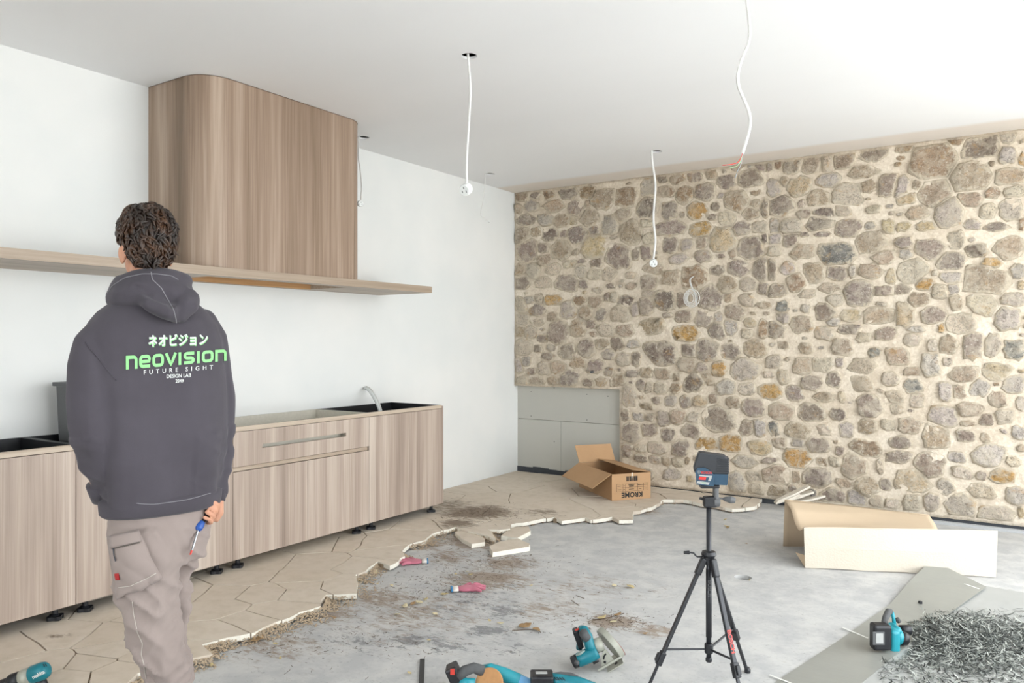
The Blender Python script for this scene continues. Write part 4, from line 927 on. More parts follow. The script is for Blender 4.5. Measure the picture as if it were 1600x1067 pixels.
gs = ground_sheet('grey_strip', [(1190, 1080), (1312, 1000), (1390, 945), (1420, 910), (1440, 890), (1456, 875), (1500, 897), (1541, 917), (1470, 968), (1392, 1030), (1335, 1077), (1290, 1100)], .004, .002, M_strip, 'long dull grey flexible strip with curled pointed end leaning on the cream sheet', 'strip', [0, 0, .005, .02, .04, .06, .03, .01, .004, 0, 0, 0])

for (a_, b_, h_) in (((1316, 980), (1356, 997), .008), ((1448, 891), (1530, 920), .034), ((1202, 1054), (1240, 1069), .008)):
    p, q = W(a_[0], a_[1], h_), W(b_[0], b_[1], h_ - (.018 if h_ > .02 else 0)); u = (q - p).normalized(); n_ = Vector((-u.y, u.x, 0)).normalized()
    bm = BM(); obox(bm, (p + q) / 2, u, n_, u.cross(n_), (q - p).length, .010, .0012); obj('tape_stripe', bm, M_stripe, gs)
# ------------------------------------------------------------------ the man (seen from behind)
PC = Vector((-2.445, 1.498, 0)); LOS = Vector((PC.x, PC.y, 0)).normalized(); LR = Vector((LOS.y, -LOS.x, 0)).normalized()
def Q(px, py, off=0.0):
    r = ray(px, py); t = (LOS.dot(PC - CAM) + off) / LOS.dot(r); return CAM + r * t
BY = math.radians(20)
def yax(yaw):   # body axes turned to the left by yaw: lateral (towards the figure's right) and forward
    f = LOS * math.cos(yaw) - LR * math.sin(yaw); return Vector((f.y, -f.x, 0)), f
def ring(px_l, px_r, py, k=.6, yaw=BY, off=0.0, e=2.3, n=32, tilt=0.0):
    L, R = Q(px_l, py, off), Q(px_r, py, off); c = (L + R) / 2; hw = (R - L).length / 2
    a = hw / math.sqrt(math.cos(yaw) ** 2 + (k * math.sin(yaw)) ** 2); b = a * k; ax, fx = yax(yaw)
    out = []
    for i in range(n):
        t_ = 2 * math.pi * i / n; ca, sa = math.cos(t_), math.sin(t_)
        u = abs(ca) ** (2 / e) * (1 if ca > 0 else -1) * a; v = abs(sa) ** (2 / e) * (1 if sa > 0 else -1) * b
        out.append(c + ax * u + fx * v + UP * tilt * u)
    return out
def loft(bm, rings_): return shell(rings_, bm)
def limb(bm, lst, n=16):   # px, py, halfwidth px, off
    pts = [Q(a[0], a[1], a[3]) for a in lst]; rs = [(Q(a[0] + a[2], a[1], a[3]) - Q(a[0] - a[2], a[1], a[3])).length / 2 for a in lst]
    P = []; R = []
    for i in range(len(pts) - 1):
        for k in range(3): P.append(pts[i].lerp(pts[i + 1], k / 3)); R.append(rs[i] + (rs[i + 1] - rs[i]) * k / 3)
    P.append(pts[-1]); R.append(rs[-1]); tube(bm, P, R, n)
    ell(bm, P[0], (R[0],) * 3, seg=14, rings=8); ell(bm, P[-1], (R[-1] * .98,) * 3, seg=14, rings=8); return P, R
M_skin = NT('skin', .55); _t = M_skin; _a = _t.noise(_t.pos(), 25, 3); _t.col(_t.mix(_a, 'b88468', 'd09b80')); _t.b.inputs['Subsurface Weight'].default_value = .12; _t.b.inputs['Subsurface Radius'].default_value = (.6, .25, .15); _t.b.inputs['Subsurface Scale'].default_value = .01; M_skin = _t.m
def cloth(name, c1, c2, fade=None, s1=4):
    t = NT(name, .92); a = t.noise(t.pos(), s1, 4); b = t.noise(t.pos(), 420, 2); x = t.mix(a, c1, c2)
    t.col(x); t.bump(b, .18, .0015); t.b.inputs['Specular IOR Level'].default_value = .12
    t.b.inputs['Sheen Weight'].default_value = .12; t.b.inputs['Sheen Roughness'].default_value = .5; return t.m
M_hoodie = cloth('washed_grey_fleece', '3f3b40', '57535a'); M_seam = cloth('seam_thread', '88868a', '908e92')
M_trous = cloth('taupe_canvas', '8d807b', '9c8f89'); M_stitch = cloth('light_stitching', 'bdb5ac', 'c6beb5')
M_hair = NT('dark_brown_hair', .42); _t = M_hair; _a = _t.noise(_t.pos((1, 1, 3)), 60, 3); _b = _t.noise(_t.pos(), 18, 2); _t.col(_t.mix(_t.math('MULTIPLY', _a, _t.ramp(_b, [(.42, 0.0), (.7, 1.0)])), '241810', '664227')); M_hair = _t.m
man = empty('person', (PC.x, PC.y, SLAB), 'man seen from behind in a washed grey hoodie and taupe work trousers holding a screwdriver', 'person')

# --- body: one continuous skin
HY = math.radians(15); hax, hfx = yax(HY)
HC = Q(229, 386, -.005)
bm = BM()
ell(bm, HC + UP * .022 - hfx * .008, (.074, .094, .098), (hax, hfx, UP)); ell(bm, HC + hfx * .035 - UP * .055, (.056, .062, .062), (hax, hfx, UP))
ell(bm, HC + hfx * .066 - UP * .098, (.026, .024, .02), (hax, hfx, UP), 12, 8)
tube(bm, [HC + hfx * .088 + UP * .012, HC + hfx * .108 - UP * .022, HC + hfx * .090 - UP * .034], [.008, .013, .010], 10)
ell(bm, HC + hfx * .088 - UP * .062, (.024, .010, .007), (hax, hfx, UP), 12, 8); ell(bm, HC + hfx * .080 + UP * .026, (.05, .014, .008), (hax, hfx, UP), 12, 8)
for sgn in (-1, 1):
    e0 = HC + hax * sgn * .074 - hfx * .004 - UP * .026
    ell(bm, e0, (.009, .019, .031), ((hax + hfx * -.5 * sgn).normalized(), (hfx + hax * .5 * sgn).normalized(), UP), 14, 10); ell(bm, e0 - UP * .024 + hfx * .004, (.008, .009, .011), (hax, hfx, UP), 10, 8)
nk = [Q(232, 412, .0), Q(234, 440, .0), Q(238, 470, 0)]; tube(bm, [HC - UP * .04 + hfx * .0] + nk, [.056, .056, .060, .085], 18)
loft(bm, [ring(198, 284, 478, .6), ring(172, 306, 505, .58), ring(156, 325, 560, .56), ring(158, 325, 650, .6), ring(172, 318, 730, .56), ring(180, 316, 800, .54), ring(188, 310, 850, .5)])
HLA = [(160, 513, 27, -.05), (148, 535, 34, -.065), (143, 570, 37, -.08), (142, 620, 38, -.09), (144, 665, 37, -.095), (147, 705, 33, -.09), (150, 738, 27, -.075), (154, 763, 18, -.05)]
HRA = [(318, 505, 26, .045), (330, 528, 28, .06), (336, 570, 27, .08), (339, 620, 27, .09), (341, 665, 23, .10), (343, 705, 19, .095), (342, 745, 15, .06), (341, 772, 13, .038)]
LA = [(x_, y_, h_ * .55, o_) for (x_, y_, h_, o_) in HLA[1:]] + [(160, 780, 10.5, -.02)]
RA = [(x_, y_, h_ * .55, o_) for (x_, y_, h_, o_) in HRA[1:-2]] + [(342, 745, 10, .06), (340, 780, 10.5, .032)]
limb(bm, LA); limb(bm, RA)
LL = [(212, 850, 38, -.04), (222, 920, 34, -.05), (238, 990, 27, -.06), (255, 1060, 24, -.06), (262, 1120, 19, -.05), (266, 1170, 16, -.05)]
RL = [(285, 850, 26, .06), (276, 920, 17, .075), (272, 990, 16, .08), (276, 1060, 16, .085), (280, 1120, 15, .09), (284, 1160, 14, .09)]
limb(bm, [(a, b, c * .82, d) for a, b, c, d in LL]); limb(bm, [(a, b, c * .78, d) for a, b, c, d in RL])
# left hand, mostly in the pocket: palm, thumb, four fingers
def finger(bm, pts, r0, r1):
    n = len(pts); tube(bm, smooth_path(pts, 3), [r0 + (r1 - r0) * i / ((n - 1) * 3) for i in range((n - 1) * 3 + 1)], 8)
    ell(bm, pts[-1], (r1, r1, r1), seg=8, rings=6); ell(bm, pts[0], (r0, r0, r0), seg=8, rings=6)
p0 = Q(179, 788, .03); ell(bm, p0, (.022, .034, .046), (LR, LOS, UP))
for k in range(4):
    b_ = p0 + LR * .03 + LOS * (-.026 + .017 * k) - UP * .03; finger(bm, [b_, b_ + LR * .006 - UP * .03, b_ + LR * .020 - UP * .05, b_ + LR * .030 - UP * (.052 + .004 * (k % 2))], .0092, .0075)
finger(bm, [p0 + LOS * .03 - UP * .0, p0 + LOS * .045 - UP * .03 + LR * .02, p0 + LOS * .042 - UP * .05 + LR * .035], .011, .009)
# right hand closed round the screwdriver handle
HA, HB = Q(331, 782, -.01), Q(310, 826, -.06); hd = (HB - HA).normalized(); hr = .0155
pv = Q(339, 801, .035); wr = Q(340, 779, .03)
tube(bm, [wr, Q(339, 789, .035), pv, Q(333, 814, .025)], [.024, .026, .027, .019], 14, flat=.8)
side = LR - hd * LR.dot(hd); side.normalize(); nearv = hd.cross(side).normalized()
if nearv.dot(LOS) > 0: nearv = -nearv
for k in range(4):
    c0 = HA + hd * (.012 + .0195 * k); rr = hr + .0085; pts = []
    for a in (-80, -40, 0, 36, 66, 92):
        ar = math.radians(a - 4 * k); pts.append(c0 + (side * math.cos(ar) + nearv * math.sin(ar)) * (rr + (.005 if a == 0 else .002)) + hd * (.002 * (a / 100)))
    finger(bm, pts, .0098 - .0006 * k, .0080 - .0005 * k)
t0 = Q(331, 810, .02); finger(bm, [t0, Q(325, 818, .005), Q(320, 826, -.015), Q(316, 833, -.03)], .0115, .0088)
HLA_used = True
body = link('body', fuse(bm, .0042, 2, .5), M_skin, man, True)
# eyes
bm = BM()
for sgn in (-1, 1): ell(bm, HC + hfx * .084 + hax * sgn * .031 + UP * .010, (.011, .008, .006), (hax, hfx, UP), 10, 8)
o = obj('eyes', bm, M_whitep, man, True); o['kind'] = 'stuff'

# --- hair: cap with curly locks
bm = BM()
ell(bm, HC + UP * .040 - hfx * .012, (.086, .104, .098), (hax, hfx, UP), 24, 16); ell(bm, HC - hfx * .045 - UP * .004, (.074, .062, .072), (hax, hfx, UP)); ell(bm, HC + hfx * .075 + UP * .085, (.06, .04, .04), (hax, hfx, UP))
capm = fuse(bm, .006, 3)
displace(capm, lambda p, n: noise.noise(p * 38) * .006 + noise.noise(p * 80) * .003)
# keep the face, the ears and the neck clear
bm = BM(); bm.from_mesh(capm)
def on_hair(p):
    q = p - HC; f = q.dot(hfx); z = q.z; lim = -.066 + max(0, f + .05) * .85
    if abs(q.dot(hax)) > .055 and -.03 < f < .03: lim = max(lim, .016)
    if f > .03: lim = .035 + (f - .03) * .4
    return z > lim
bmesh.ops.delete(bm, geom=[v for v in bm.verts if not on_hair(v.co)], context='VERTS')
hpts = [(v.co.copy(), v.normal.copy()) for v in bm.verts]
hair = obj('hair', bm, M_hair, man, True)
bm = BM(); hr_ = random.Random(3)
for _ in range(560):
    p, n = hr_.choice(hpts); down = (-UP - hfx * .35 + n * UP.dot(n)).normalized()
    sw = n.cross(down).normalized(); ph = hr_.uniform(0, 6.28); L = hr_.uniform(.030, .058); amp = hr_.uniform(.004, .0085); tw = hr_.uniform(.8, 1.6) * hr_.choice((-1, 1))
    dirn = (down + sw * hr_.uniform(-.9, .9)).normalized(); sw = n.cross(dirn).normalized(); pts = []
    for k in range(8):
        u = k / 7; a = ph + u * tw * 6.28 * .75
        pts.append(p + dirn * (u - .35) * L + sw * math.sin(a) * amp + n * (.001 + (math.cos(a) + 1) * amp * .40 - .10 * L * abs(u - .35)))
    w = hr_.uniform(.0034, .0062); tube(bm, pts, [w * .6, w, w * 1.1, w * 1.1, w, w * .8, w * .55, w * .2], 5, False)
o = obj('curly_locks', bm, M_hair, hair, True); o['kind'] = 'stuff'

# --- trousers
bm = BM()
loft(bm, [ring(170, 332, 770, .64), ring(170, 330, 815, .64), ring(171, 326, 850, .62), ring(176, 318, 880, .55)])
def legrings(lst, k=1.0, off=-.05):
    return [ring(a, b, y, kk, math.radians(8), o_, 2.1, 28) for (y, a, b, kk, o_) in lst]
loft(bm, legrings([(820,172,272,1.0,-.04),(850,171,283,1.0,-.05),(880,173,284,.95,-.05),(905,176,281,.9,-.05),(935,186,280,.9,-.055),(955,197,283,.9,-.06),(985,201,288,.9,-.06),(1010,203,291,.9,-.06),(1035,212,295,.92,-.06),(1060,224,298,.95,-.06),(1090,232,300,.95,-.055),(1125,236,302,1.0,-.05),(1150,238,304,1.05,-.05)]))
loft(bm, legrings([(820,240,328,1.0,.05),(850,255,321,1.1,.06),(880,258,310,1.2,.07),(905,256,299,1.3,.08),(940,250,293,1.3,.085),(980,250,292,1.3,.085),(1020,252,295,1.3,.09),(1060,254,298,1.3,.09),(1100,256,302,1.2,.09),(1140,258,306,1.2,.09)]))
tm = fuse(bm, .0085, 5)
def wrinkle(p, n):
    z = p.z; u = (p - PC).dot(LR)
    amp = .005 + .012 * min(1, max(0, (.74 - z) / .22))
    a = noise.noise(Vector((u * 5 + 3, (p - PC).dot(LOS) * 5, z * 12 + u * 12))); b = noise.noise(Vector((u * 9, (p - PC).dot(LOS) * 9, z * 21 - u * 16 + 7)))
    r = (1 - abs(a) * 2.2); r2 = (1 - abs(b) * 2.2)
    return (r * r * (1 if r > 0 else -1) - .3) * amp * 1.2 + (r2 * abs(r2) - .3) * amp * .5
displace(tm, wrinkle)
trousers = link('trousers', tm, M_trous, man, True); TB = bvh_of(trousers)
def drape(bvh, px, py, lift=.002):
    r = ray(px, py).normalized(); h = bvh.ray_cast(CAM, r)
    if h[0] is None: return None
    n = h[1] if h[1].dot(r) < 0 else -h[1]
    return h[0] + n * lift
def drape_line(name, bvh, pxs, r, mat, parent, lift=.0015):
    P = []
    for a, b in zip(pxs, pxs[1:]):
        for k in range(8):
            q = drape(bvh, a[0] + (b[0] - a[0]) * k / 8, a[1] + (b[1] - a[1]) * k / 8, lift)
            if q is not None and (not P or (q - P[-1]).length < .08): P.append(q)
    if len(P) < 3: return None
    P = [P[0]] + [(P[i - 1] + P[i] * 2 + P[i + 1]) / 4 for i in range(1, len(P) - 1)] + [P[-1]]
    bm = BM(); tube(bm, P, r, 5); return obj(name, bm, mat, parent, True)
def drape_patch(name, bvh, c, nu, nv, lift, th_, mat, parent, puff=0.0):
    """c: four photo corners (tl, tr, br, bl) laid onto the cloth as a separate piece"""
    vs, fs = [], []
    for j in range(nv + 1):
        for i in range(nu + 1):
            u, v = i / nu, j / nv; a = (c[0][0] + (c[1][0] - c[0][0]) * u, c[0][1] + (c[1][1] - c[0][1]) * u); b = (c[3][0] + (c[2][0] - c[3][0]) * u, c[3][1] + (c[2][1] - c[3][1]) * u)
            px, py = a[0] + (b[0] - a[0]) * v, a[1] + (b[1] - a[1]) * v; q = drape(bvh, px, py, lift + puff * math.sin(u * math.pi) * math.sin(min(1, v * 1.2) * math.pi * .8))
            if q is None: q = vs[-1] if vs else Q(px, py, -.12)
            vs.append(tuple(q))
    for j in range(nv):
        for i in range(nu): k = j * (nu + 1) + i; fs.append((k, k + nu + 1, k + nu + 2, k + 1))
    me = bpy.data.meshes.new(name); me.from_pydata(vs, [], fs); return solid(name, me, mat, parent, th_, 0.0)
pocket = drape_patch('cargo_pocket', TB, [(173, 838), (217, 830), (250, 902), (186, 932)], 16, 20, .008, .009, M_trous, trousers, .014)
PB = bvh_of(pocket)
drape_patch('pocket_flap', PB, [(174, 838), (217, 830), (221, 846), (174, 857)], 10, 5, .004, .005, M_trous, trousers, .002)
drape_line('pocket_seam', PB, [(185, 918), (205, 915), (228, 904), (246, 894)], .0012, M_stitch, pocket, .002)
drape_line('zip', PB, [(176, 857), (196, 853), (221, 847)], .0022, plain('zip_teeth', '5c544d', .6), pocket, .003)
drape_patch('pocket_badge', PB, [(180, 896), (186, 895), (188, 905), (182, 906)], 4, 4, .003, .0016, plain('red_label', 'b02a2c', .7), pocket)
drape_line('side_seam', TB, [(207, 940), (209, 960), (214, 985), (223, 1005), (221, 1022), (225, 1040), (229, 1063)], .0013, M_stitch, trousers)
drape_line('zip_pull', PB, [(179, 857), (180, 866), (183, 878)], .0018, plain('dark_pull_cord', '33363f', .6), pocket, .005)

# --- hoodie: torso and sleeves grown together
bm = BM()
loft(bm, [ring(196, 292, 452, .75, off=.005), ring(172, 306, 470, .68), ring(150, 325, 486, .62), ring(136, 342, 505, .60), ring(129, 350, 530, .60), ring(128, 353, 565, .60), ring(132, 354, 610, .61), ring(138, 352, 660, .62), ring(144, 350, 710, .63), ring(150, 347, 750, .63), ring(155, 345, 783, .63)])
limb(bm, HLA); limb(bm, HRA)
hm = fuse(bm, .008, 5)
def folds(p, n):
    u = (p - PC).dot(LR); z = p.z; d = (p - PC).dot(LOS)
    low = min(1, max(0, (1.42 - z) / .35)); lft = 1 if u < -.13 else 0
    a = noise.noise(Vector((u * 9, d * 9, z * 1.7 + 2))); b = noise.noise(Vector((u * 5 + z * 3, d * 5, z * 5)))
    s = 0
    if abs(u) > .13 and z < 1.1: c = noise.noise(Vector((u * 8, d * 8, z * 20 + u * 10))); s = (1 - abs(c) * 2.4) * .004
    w_ = noise.noise(Vector((u * 17 + 4, d * 10, z * 2.2))); return a * .030 * (.25 + low * .75) + b * .010 + w_ * .006 * low + s * 1.6
displace(hm, folds)
hoodie = link('hoodie', hm, M_hoodie, man, True)
# waist band with its stitch line
bm = BM()
n_ = 48
R1 = ring(154, 347, 772, .64, n=n_); R2 = ring(155.5, 346.5, 779, .65, n=n_); R3 = ring(158, 345, 792, .64, n=n_); R4 = ring(160, 342, 796, .61, n=n_); R0 = ring(158, 341, 768, .60, n=n_); R5 = ring(166, 336, 792, .56, n=n_)
for R_ in (R1, R2, R3):
    for i, p in enumerate(R_): R_[i] = p + (p - PC - UP * p.z).normalized() * noise.noise(p * 14) * .006
shell([R0, R1, R2, R3, R4, R5], bm, True, True); band = obj('waist_band', bm, M_hoodie, hoodie, True)
HB_ = bvh_of(hoodie); BB = bvh_of(band)
for nm, lst, r_ in (('cuff', (154, 757, 19, -.055, 158, 781, 14, -.03), 1), ('cuff', (341, 766, 14.5, .042, 340, 783, 13, .032), 1)):
    a = Q(lst[0], lst[1], lst[3]); b = Q(lst[4], lst[5], lst[7]); bm = BM(); tube(bm, [a, a.lerp(b, .5), b, b.lerp(a, .1)], [lst[2] / 515, (lst[2] + lst[6]) / 1030 * 1.02, lst[6] / 515, lst[6] / 515 * .8], 18); obj(nm, bm, M_hoodie, hoodie, True)
drape_line('armhole_seam', HB_, [(133, 534), (140, 545), (152, 558), (166, 576), (184, 597)], .0016, M_hoodie, hoodie, .0012)
drape_line('band_stitch', BB, [(163, 778), (200, 786), (240, 788), (290, 781), (340, 768)], .0012, M_seam, band, .002)

# --- hood lying on the back
bm = BM(); hr0 = math.radians(14)
rim = []
for k in range(25):
    a = 2 * math.pi * k / 24; rim.append((math.cos(a), math.sin(a)))
ax_, fx_ = yax(hr0)
NC = Q(236, 447, .01)
pts = [NC + ax_ * c * .098 + fx_ * s * .088 + UP * (.010 * c - .020 * s) for c, s in rim]
tube(bm, pts[:-1] + [pts[0]], [.030 + .006 * max(0, -s) for c, s in rim], 14, True)
loft(bm, [ring(182, 290, 433, .95, hr0, .0), ring(172, 300, 446, .95, hr0, -.005), ring(164, 306, 462, .90, hr0, -.01), ring(166, 307, 476, .80, hr0, -.012), ring(186, 306, 488, .66, hr0, -.01)])
tube(bm, [Q(214, 458, -.07), Q(240, 472, -.125), Q(268, 488, -.135), Q(277, 502, -.12)], [.040, .052, .046, .016], 16, True, .62)
tube(bm, [Q(296, 462, -.06), Q(290, 480, -.105), Q(280, 500, -.125)], [.036, .038, .018], 14)
hd_ = fuse(bm, .006, 7)
crease = [(Q(258, 452, -.17), Q(270, 476, -.17)), (Q(212, 448, -.15), Q(258, 470, -.17))]
def hf(p, n):
    v = noise.noise(Vector(((p - PC).dot(LR) * 16, (p - PC).dot(LOS) * 10, p.z * 22))) * .006
    for (a, b) in crease:
        ab = b - a; t_ = max(0, min(1, (p - a).dot(ab) / ab.length_squared)); d = (p - a - ab * t_); d -= LOS * d.dot(LOS) * .85; v -= .009 * math.exp(-(d.length / .011) ** 2)
    return v
displace(hd_, hf)
hood_o = link('hood', hd_, M_hoodie, hoodie, True); HDB = bvh_of(hood_o)
drape_line('hood_seam', HDB, [(236, 425), (238, 437), (252, 450), (262, 468), (271, 484), (275, 500), (277, 512)], .0014, M_seam, hood_o, .001)
drape_line('hood_rim_stitch', HDB, [(166, 462), (175, 447), (195, 434), (222, 428), (245, 428), (268, 431), (280, 438)], .0011, M_seam, hood_o, .001)

# --- print on the back, laid onto the cloth
M_lime = plain('lime_print', '8fd08a', .7, 0, .12, 160); M_wprint = plain('white_print', 'dfe3df', .7, 0, .08, 160)
def lay(name, polys_, mat, lift=.0022):
    """polys_: convex outlines in photo pixels"""
    bm = BM()
    for poly in polys_:
        vs = []
        for p in poly:
            q = drape(HB_, p[0], p[1], lift)
            if q is None: break
            vs.append(bm.verts.new(q))
        if len(vs) == len(poly) and len(vs) >= 3: bm.faces.new(vs)
    return obj(name, bm, mat, hoodie)
def lay_text(name, body, size, cx, cy, slope, mat, sx=1.0, bold=0.0, space=1.0, lift=.0022):
    me = text_mesh(body, size, bold, space=space); bm = BM(); bm.from_mesh(me); bpy.data.meshes.remove(me)
    bmesh.ops.triangulate(bm, faces=bm.faces)
    for _ in range(2):
        es = [e for e in bm.edges if e.calc_length() > 3.0]
        if es: bmesh.ops.subdivide_edges(bm, edges=es, cuts=1); bmesh.ops.triangulate(bm, faces=[f for f in bm.faces if len(f.verts) > 3])
    dead = []
    for v in bm.verts:
        px = cx + v.co.x * sx; py = cy - v.co.y + slope * v.co.x * sx; q = drape(HB_, px, py, lift)
        if q is None: dead.append(v)
        else: v.co = q
    bmesh.ops.delete(bm, geom=dead, context='VERTS')
    return obj(name, bm, mat, hoodie)
lay_text('print_katakana_edge', 'ネオビジョン', 19.5, 278.4, 533.6, -.035, M_lime, .80, .9, 1.0, .0016)
lay_text('print_katakana', 'ネオビジョン', 19.5, 277.5, 532.6, -.035, M_wprint, .80, .42, 1.0, .0028)
lay_text('print_small_line', 'FUTURE SIGHT', 9.6, 278, 578.0, -.075, M_wprint, .95, .05, 1.95)
lay_text('print_lab_line', 'DESIGN LAB', 8.0, 279, 587.3, -.05, M_wprint, .88, .12, 1.0)
lay_text('print_year', '2049', 7.6, 280.5, 595.2, -.03, M_wprint, .86, .12, 1.0)
# the wide rounded word: every letter drawn with thick strokes in a 1 x 1 cell
def arc(cx, cy, r, a0, a1, n=5): return [(cx + r * math.cos(math.radians(a0 + (a1 - a0) * k / n)), cy + r * math.sin(math.radians(a0 + (a1 - a0) * k / n))) for k in range(n + 1)]
T = .13; r_ = .22; lo, hi = T, 1 - T
Ln = [[(lo, 0), (lo, 1)], [(lo, hi - .02)] + [(lo + .1, hi)] + arc(hi - r_, hi - r_, r_, 90, 0) + [(hi, 0)]]
Le = [[(lo, .5), (hi, .5)] + arc(hi - r_, hi - r_, r_, 0, 90) + arc(lo + r_, hi - r_, r_, 90, 180) + arc(lo + r_, lo + r_, r_, 180, 270) + [(hi + .05, lo)]]
Lo = [arc(hi - r_, hi - r_, r_, 0, 90) + arc(lo + r_, hi - r_, r_, 90, 180) + arc(lo + r_, lo + r_, r_, 180, 270) + arc(hi - r_, lo + r_, r_, 270, 360) + [(hi, hi - r_)]]
Lv = [[(.08, 1), (.5, .06), (.92, 1)]]; Li = [[(.5, 0), (.5, 1)]]
Ls = [[(hi + .05, hi)] + arc(lo + .2, hi - .18, .18, 90, 270) + arc(hi - .2, lo + .18, .18, 90, -90) + [(lo - .05, lo)]]
word = [(Ln, 1.0), (Le, 1.0), (Lo, 1.0), (Lv, .95), (Li, .34), (Ls, 1.0), (Li, .34), (Lo, 1.0), (Ln, 1.0)]
tot = sum(w for _, w in word) + .10 * (len(word) - 1); x = 0; polys_ = []
def cell(u, v):      # word space -> photo pixels
    s = u / tot; xl = 196.5 + (353.5 - 196.5) * s; top = 556.0 - 10.5 * s; bot = 577.5 - 14.0 * s; return (xl, bot + (top - bot) * v)
for strokes, w in word:
    for st_ in strokes:
        P = []
        for a, b in zip(st_, st_[1:]):
            L = math.hypot((b[0] - a[0]) * w, b[1] - a[1]); m = max(1, int(L / .3))
            for k in range(m): P.append((a[0] + (b[0] - a[0]) * k / m, a[1] + (b[1] - a[1]) * k / m))
        P.append(st_[-1]); tx = .115 / w; ty = .125
        off = []
        for i, p in enumerate(P):
            a = P[max(i - 1, 0)]; b = P[min(i + 1, len(P) - 1)]; dx, dy = (b[0] - a[0]) * w, b[1] - a[1]; L = math.hypot(dx, dy) or 1; off.append((-dy / L * tx, dx / L * ty))
        for i in range(len(P) - 1):
            a, b, oa, ob_ = P[i], P[i + 1], off[i], off[i + 1]
            qd = [(a[0] + oa[0], a[1] + oa[1]), (b[0] + ob_[0], b[1] + ob_[1]), (b[0] - ob_[0], b[1] - ob_[1]), (a[0] - oa[0], a[1] - oa[1])]
            polys_.append([cell(x + q[0] * w, q[1]) for q in qd])
    x += w + .10
lay('print_wide_word', polys_, M_lime, .0024)

# --- boots
M_boot = plain('brown_work_boot', '6b4d35', .7, 0, .15, 20); M_sole = plain('boot_sole', '2a2724', .8)
for nm, (px, off) in (('boot', (266, -.05)), ('boot', (286, .09))):
    a = Q(px, 1187, off); a.z = SLAB; f = yax(BY)[1]; s = yax(BY)[0]; bm = BM()
    tube(bm, [a + UP * .17, a + UP * .10, a + UP * .055 + f * .02], [.055, .056, .052], 16); ell(bm, a + f * .06 + UP * .055, (.05, .13, .035), (s, f, UP)); ell(bm, a + f * .13 + UP * .045, (.048, .06, .035), (s, f, UP))
    bt = link('boot', fuse(bm, .008, 3), M_boot, man, True)
    bm = BM(); pts = [a + f * (.055 + .145 * math.cos(t_)) + s * (.048 * math.sin(t_)) for t_ in [2 * math.pi * k / 24 for k in range(24)]]; prism(bm, pts, UP * .024); obj('sole', bm, M_sole, bt)
# --- screwdriver held in the right hand
M_blue = plain('blue_plastic', '1f4f9e', .4); M_steel = plain('steel', 'a9acb0', .28, .9, .05, 80); M_redp = plain('red_plastic', 'c23a2e', .45)
sd = empty('screwdriver', HB, 'screwdriver with black and blue handle held in the right hand', 'screwdriver')
bm = BM(); lathe(bm, HA - hd * .012, hd, [(0, .009), (.004, .013), (.03, .0145), (.06, .0135), (.085, .0115), (.095, .0105)], 18); obj('handle', bm, M_blackp, sd)
HE = HA + hd * .08
bm = BM(); lathe(bm, HE, hd, [(0, .0118), (.012, .0135), (.026, .0125), (.032, .008)], 18); obj('collar', bm, M_blue, sd)
bm = BM(); lathe(bm, HA - hd * .018, hd, [(0, .010), (.004, .0138), (.014, .0142), (.018, .0138)], 18); obj('end_cap', bm, M_blue, sd)
S1 = Q(299, 862, -.09); bm = BM(); tube(bm, [HE + hd * .028, HE.lerp(S1, .93), S1], [.0036, .0034, .0024], 10); obj('shaft', bm, M_steel, sd)
bm = BM(); dd = (S1 - HE).normalized(); tube(bm, [S1 - dd * .004, S1 + dd * .010], [.0035, .003], 8); obj('tip', bm, M_redp, sd)
# ------------------------------------------------------------------ tripod and laser level
TD = 3.05
def TP(px, py, o=0.0): return atd(px, py, TD + o) + FWD * 0
M_tri = plain('black_aluminium', '2b2c30', .35, .2, .06, 100)
tri = empty('tripod', (lambda p: (p.x, p.y, SLAB))(atd(1107, 1100, TD)), 'black tripod standing on the concrete and carrying the laser level', 'tripod')
ax = Vector((0, 0, 1)); cx0 = atd(1107.5, 735, TD); colx = (cx0.x, cx0.y)
def zpx(py, d=TD): return CAMZ - (py - CY) / FPX * d
def cpt(py): return Vector((colx[0], colx[1], zpx(py)))
bm = BM(); cyl(bm, cpt(1032), cpt(787), .0098, n=20); col_ = obj('centre_column', bm, M_tri, tri, True)
bm = BM(); lathe(bm, cpt(1034), UP, [(0, .010), (.004, .013), (.014, .013), (.018, .010)], 16); obj('column_end', bm, M_tri, col_)
bm = BM(); lathe(bm, cpt(882), UP, [(0, .014), (.012, .020), (.03, .022), (.04, .030), (.052, .026), (.056, .014)], 24); obj('shoulder', bm, M_blackp, tri)
bm = BM(); cyl(bm, cpt(995), cpt(888), .0115, n=20); obj('outer_tube', bm, M_tri, tri, True)
bm = BM(); lathe(bm, cpt(1020), UP, [(0, .015), (.004, .017), (.034, .017), (.038, .013)], 20); obj('brace_hub', bm, M_blackp, tri)
bm = BM(); c = cpt(868); tube(bm, smooth_path([c - RGT * .012, c - RGT * .045 - UP * .004, c - RGT * .060 + UP * .010, c - RGT * .078 + UP * .012], 4), .0035, 8); crank = obj('crank_arm', bm, M_blackp, tri)
bm = BM(); cyl(bm, c - RGT * .076 + UP * .012, c - RGT * .098 + UP * .012, .0075, .006, 14); obj('crank_knob', bm, M_blackp, crank)
hub = cpt(876)
FT = [Q_ for Q_ in ((1000, 1098, 2.98), (1172, 1106, 2.88), (1160, 1040, 3.42))]
def foot_at(px, d):
    p = atd(px, 600, d); return Vector((p.x, p.y, SLAB))
feet = [foot_at(996, 3.02), foot_at(1170, 2.86), foot_at(1168, 3.38)]
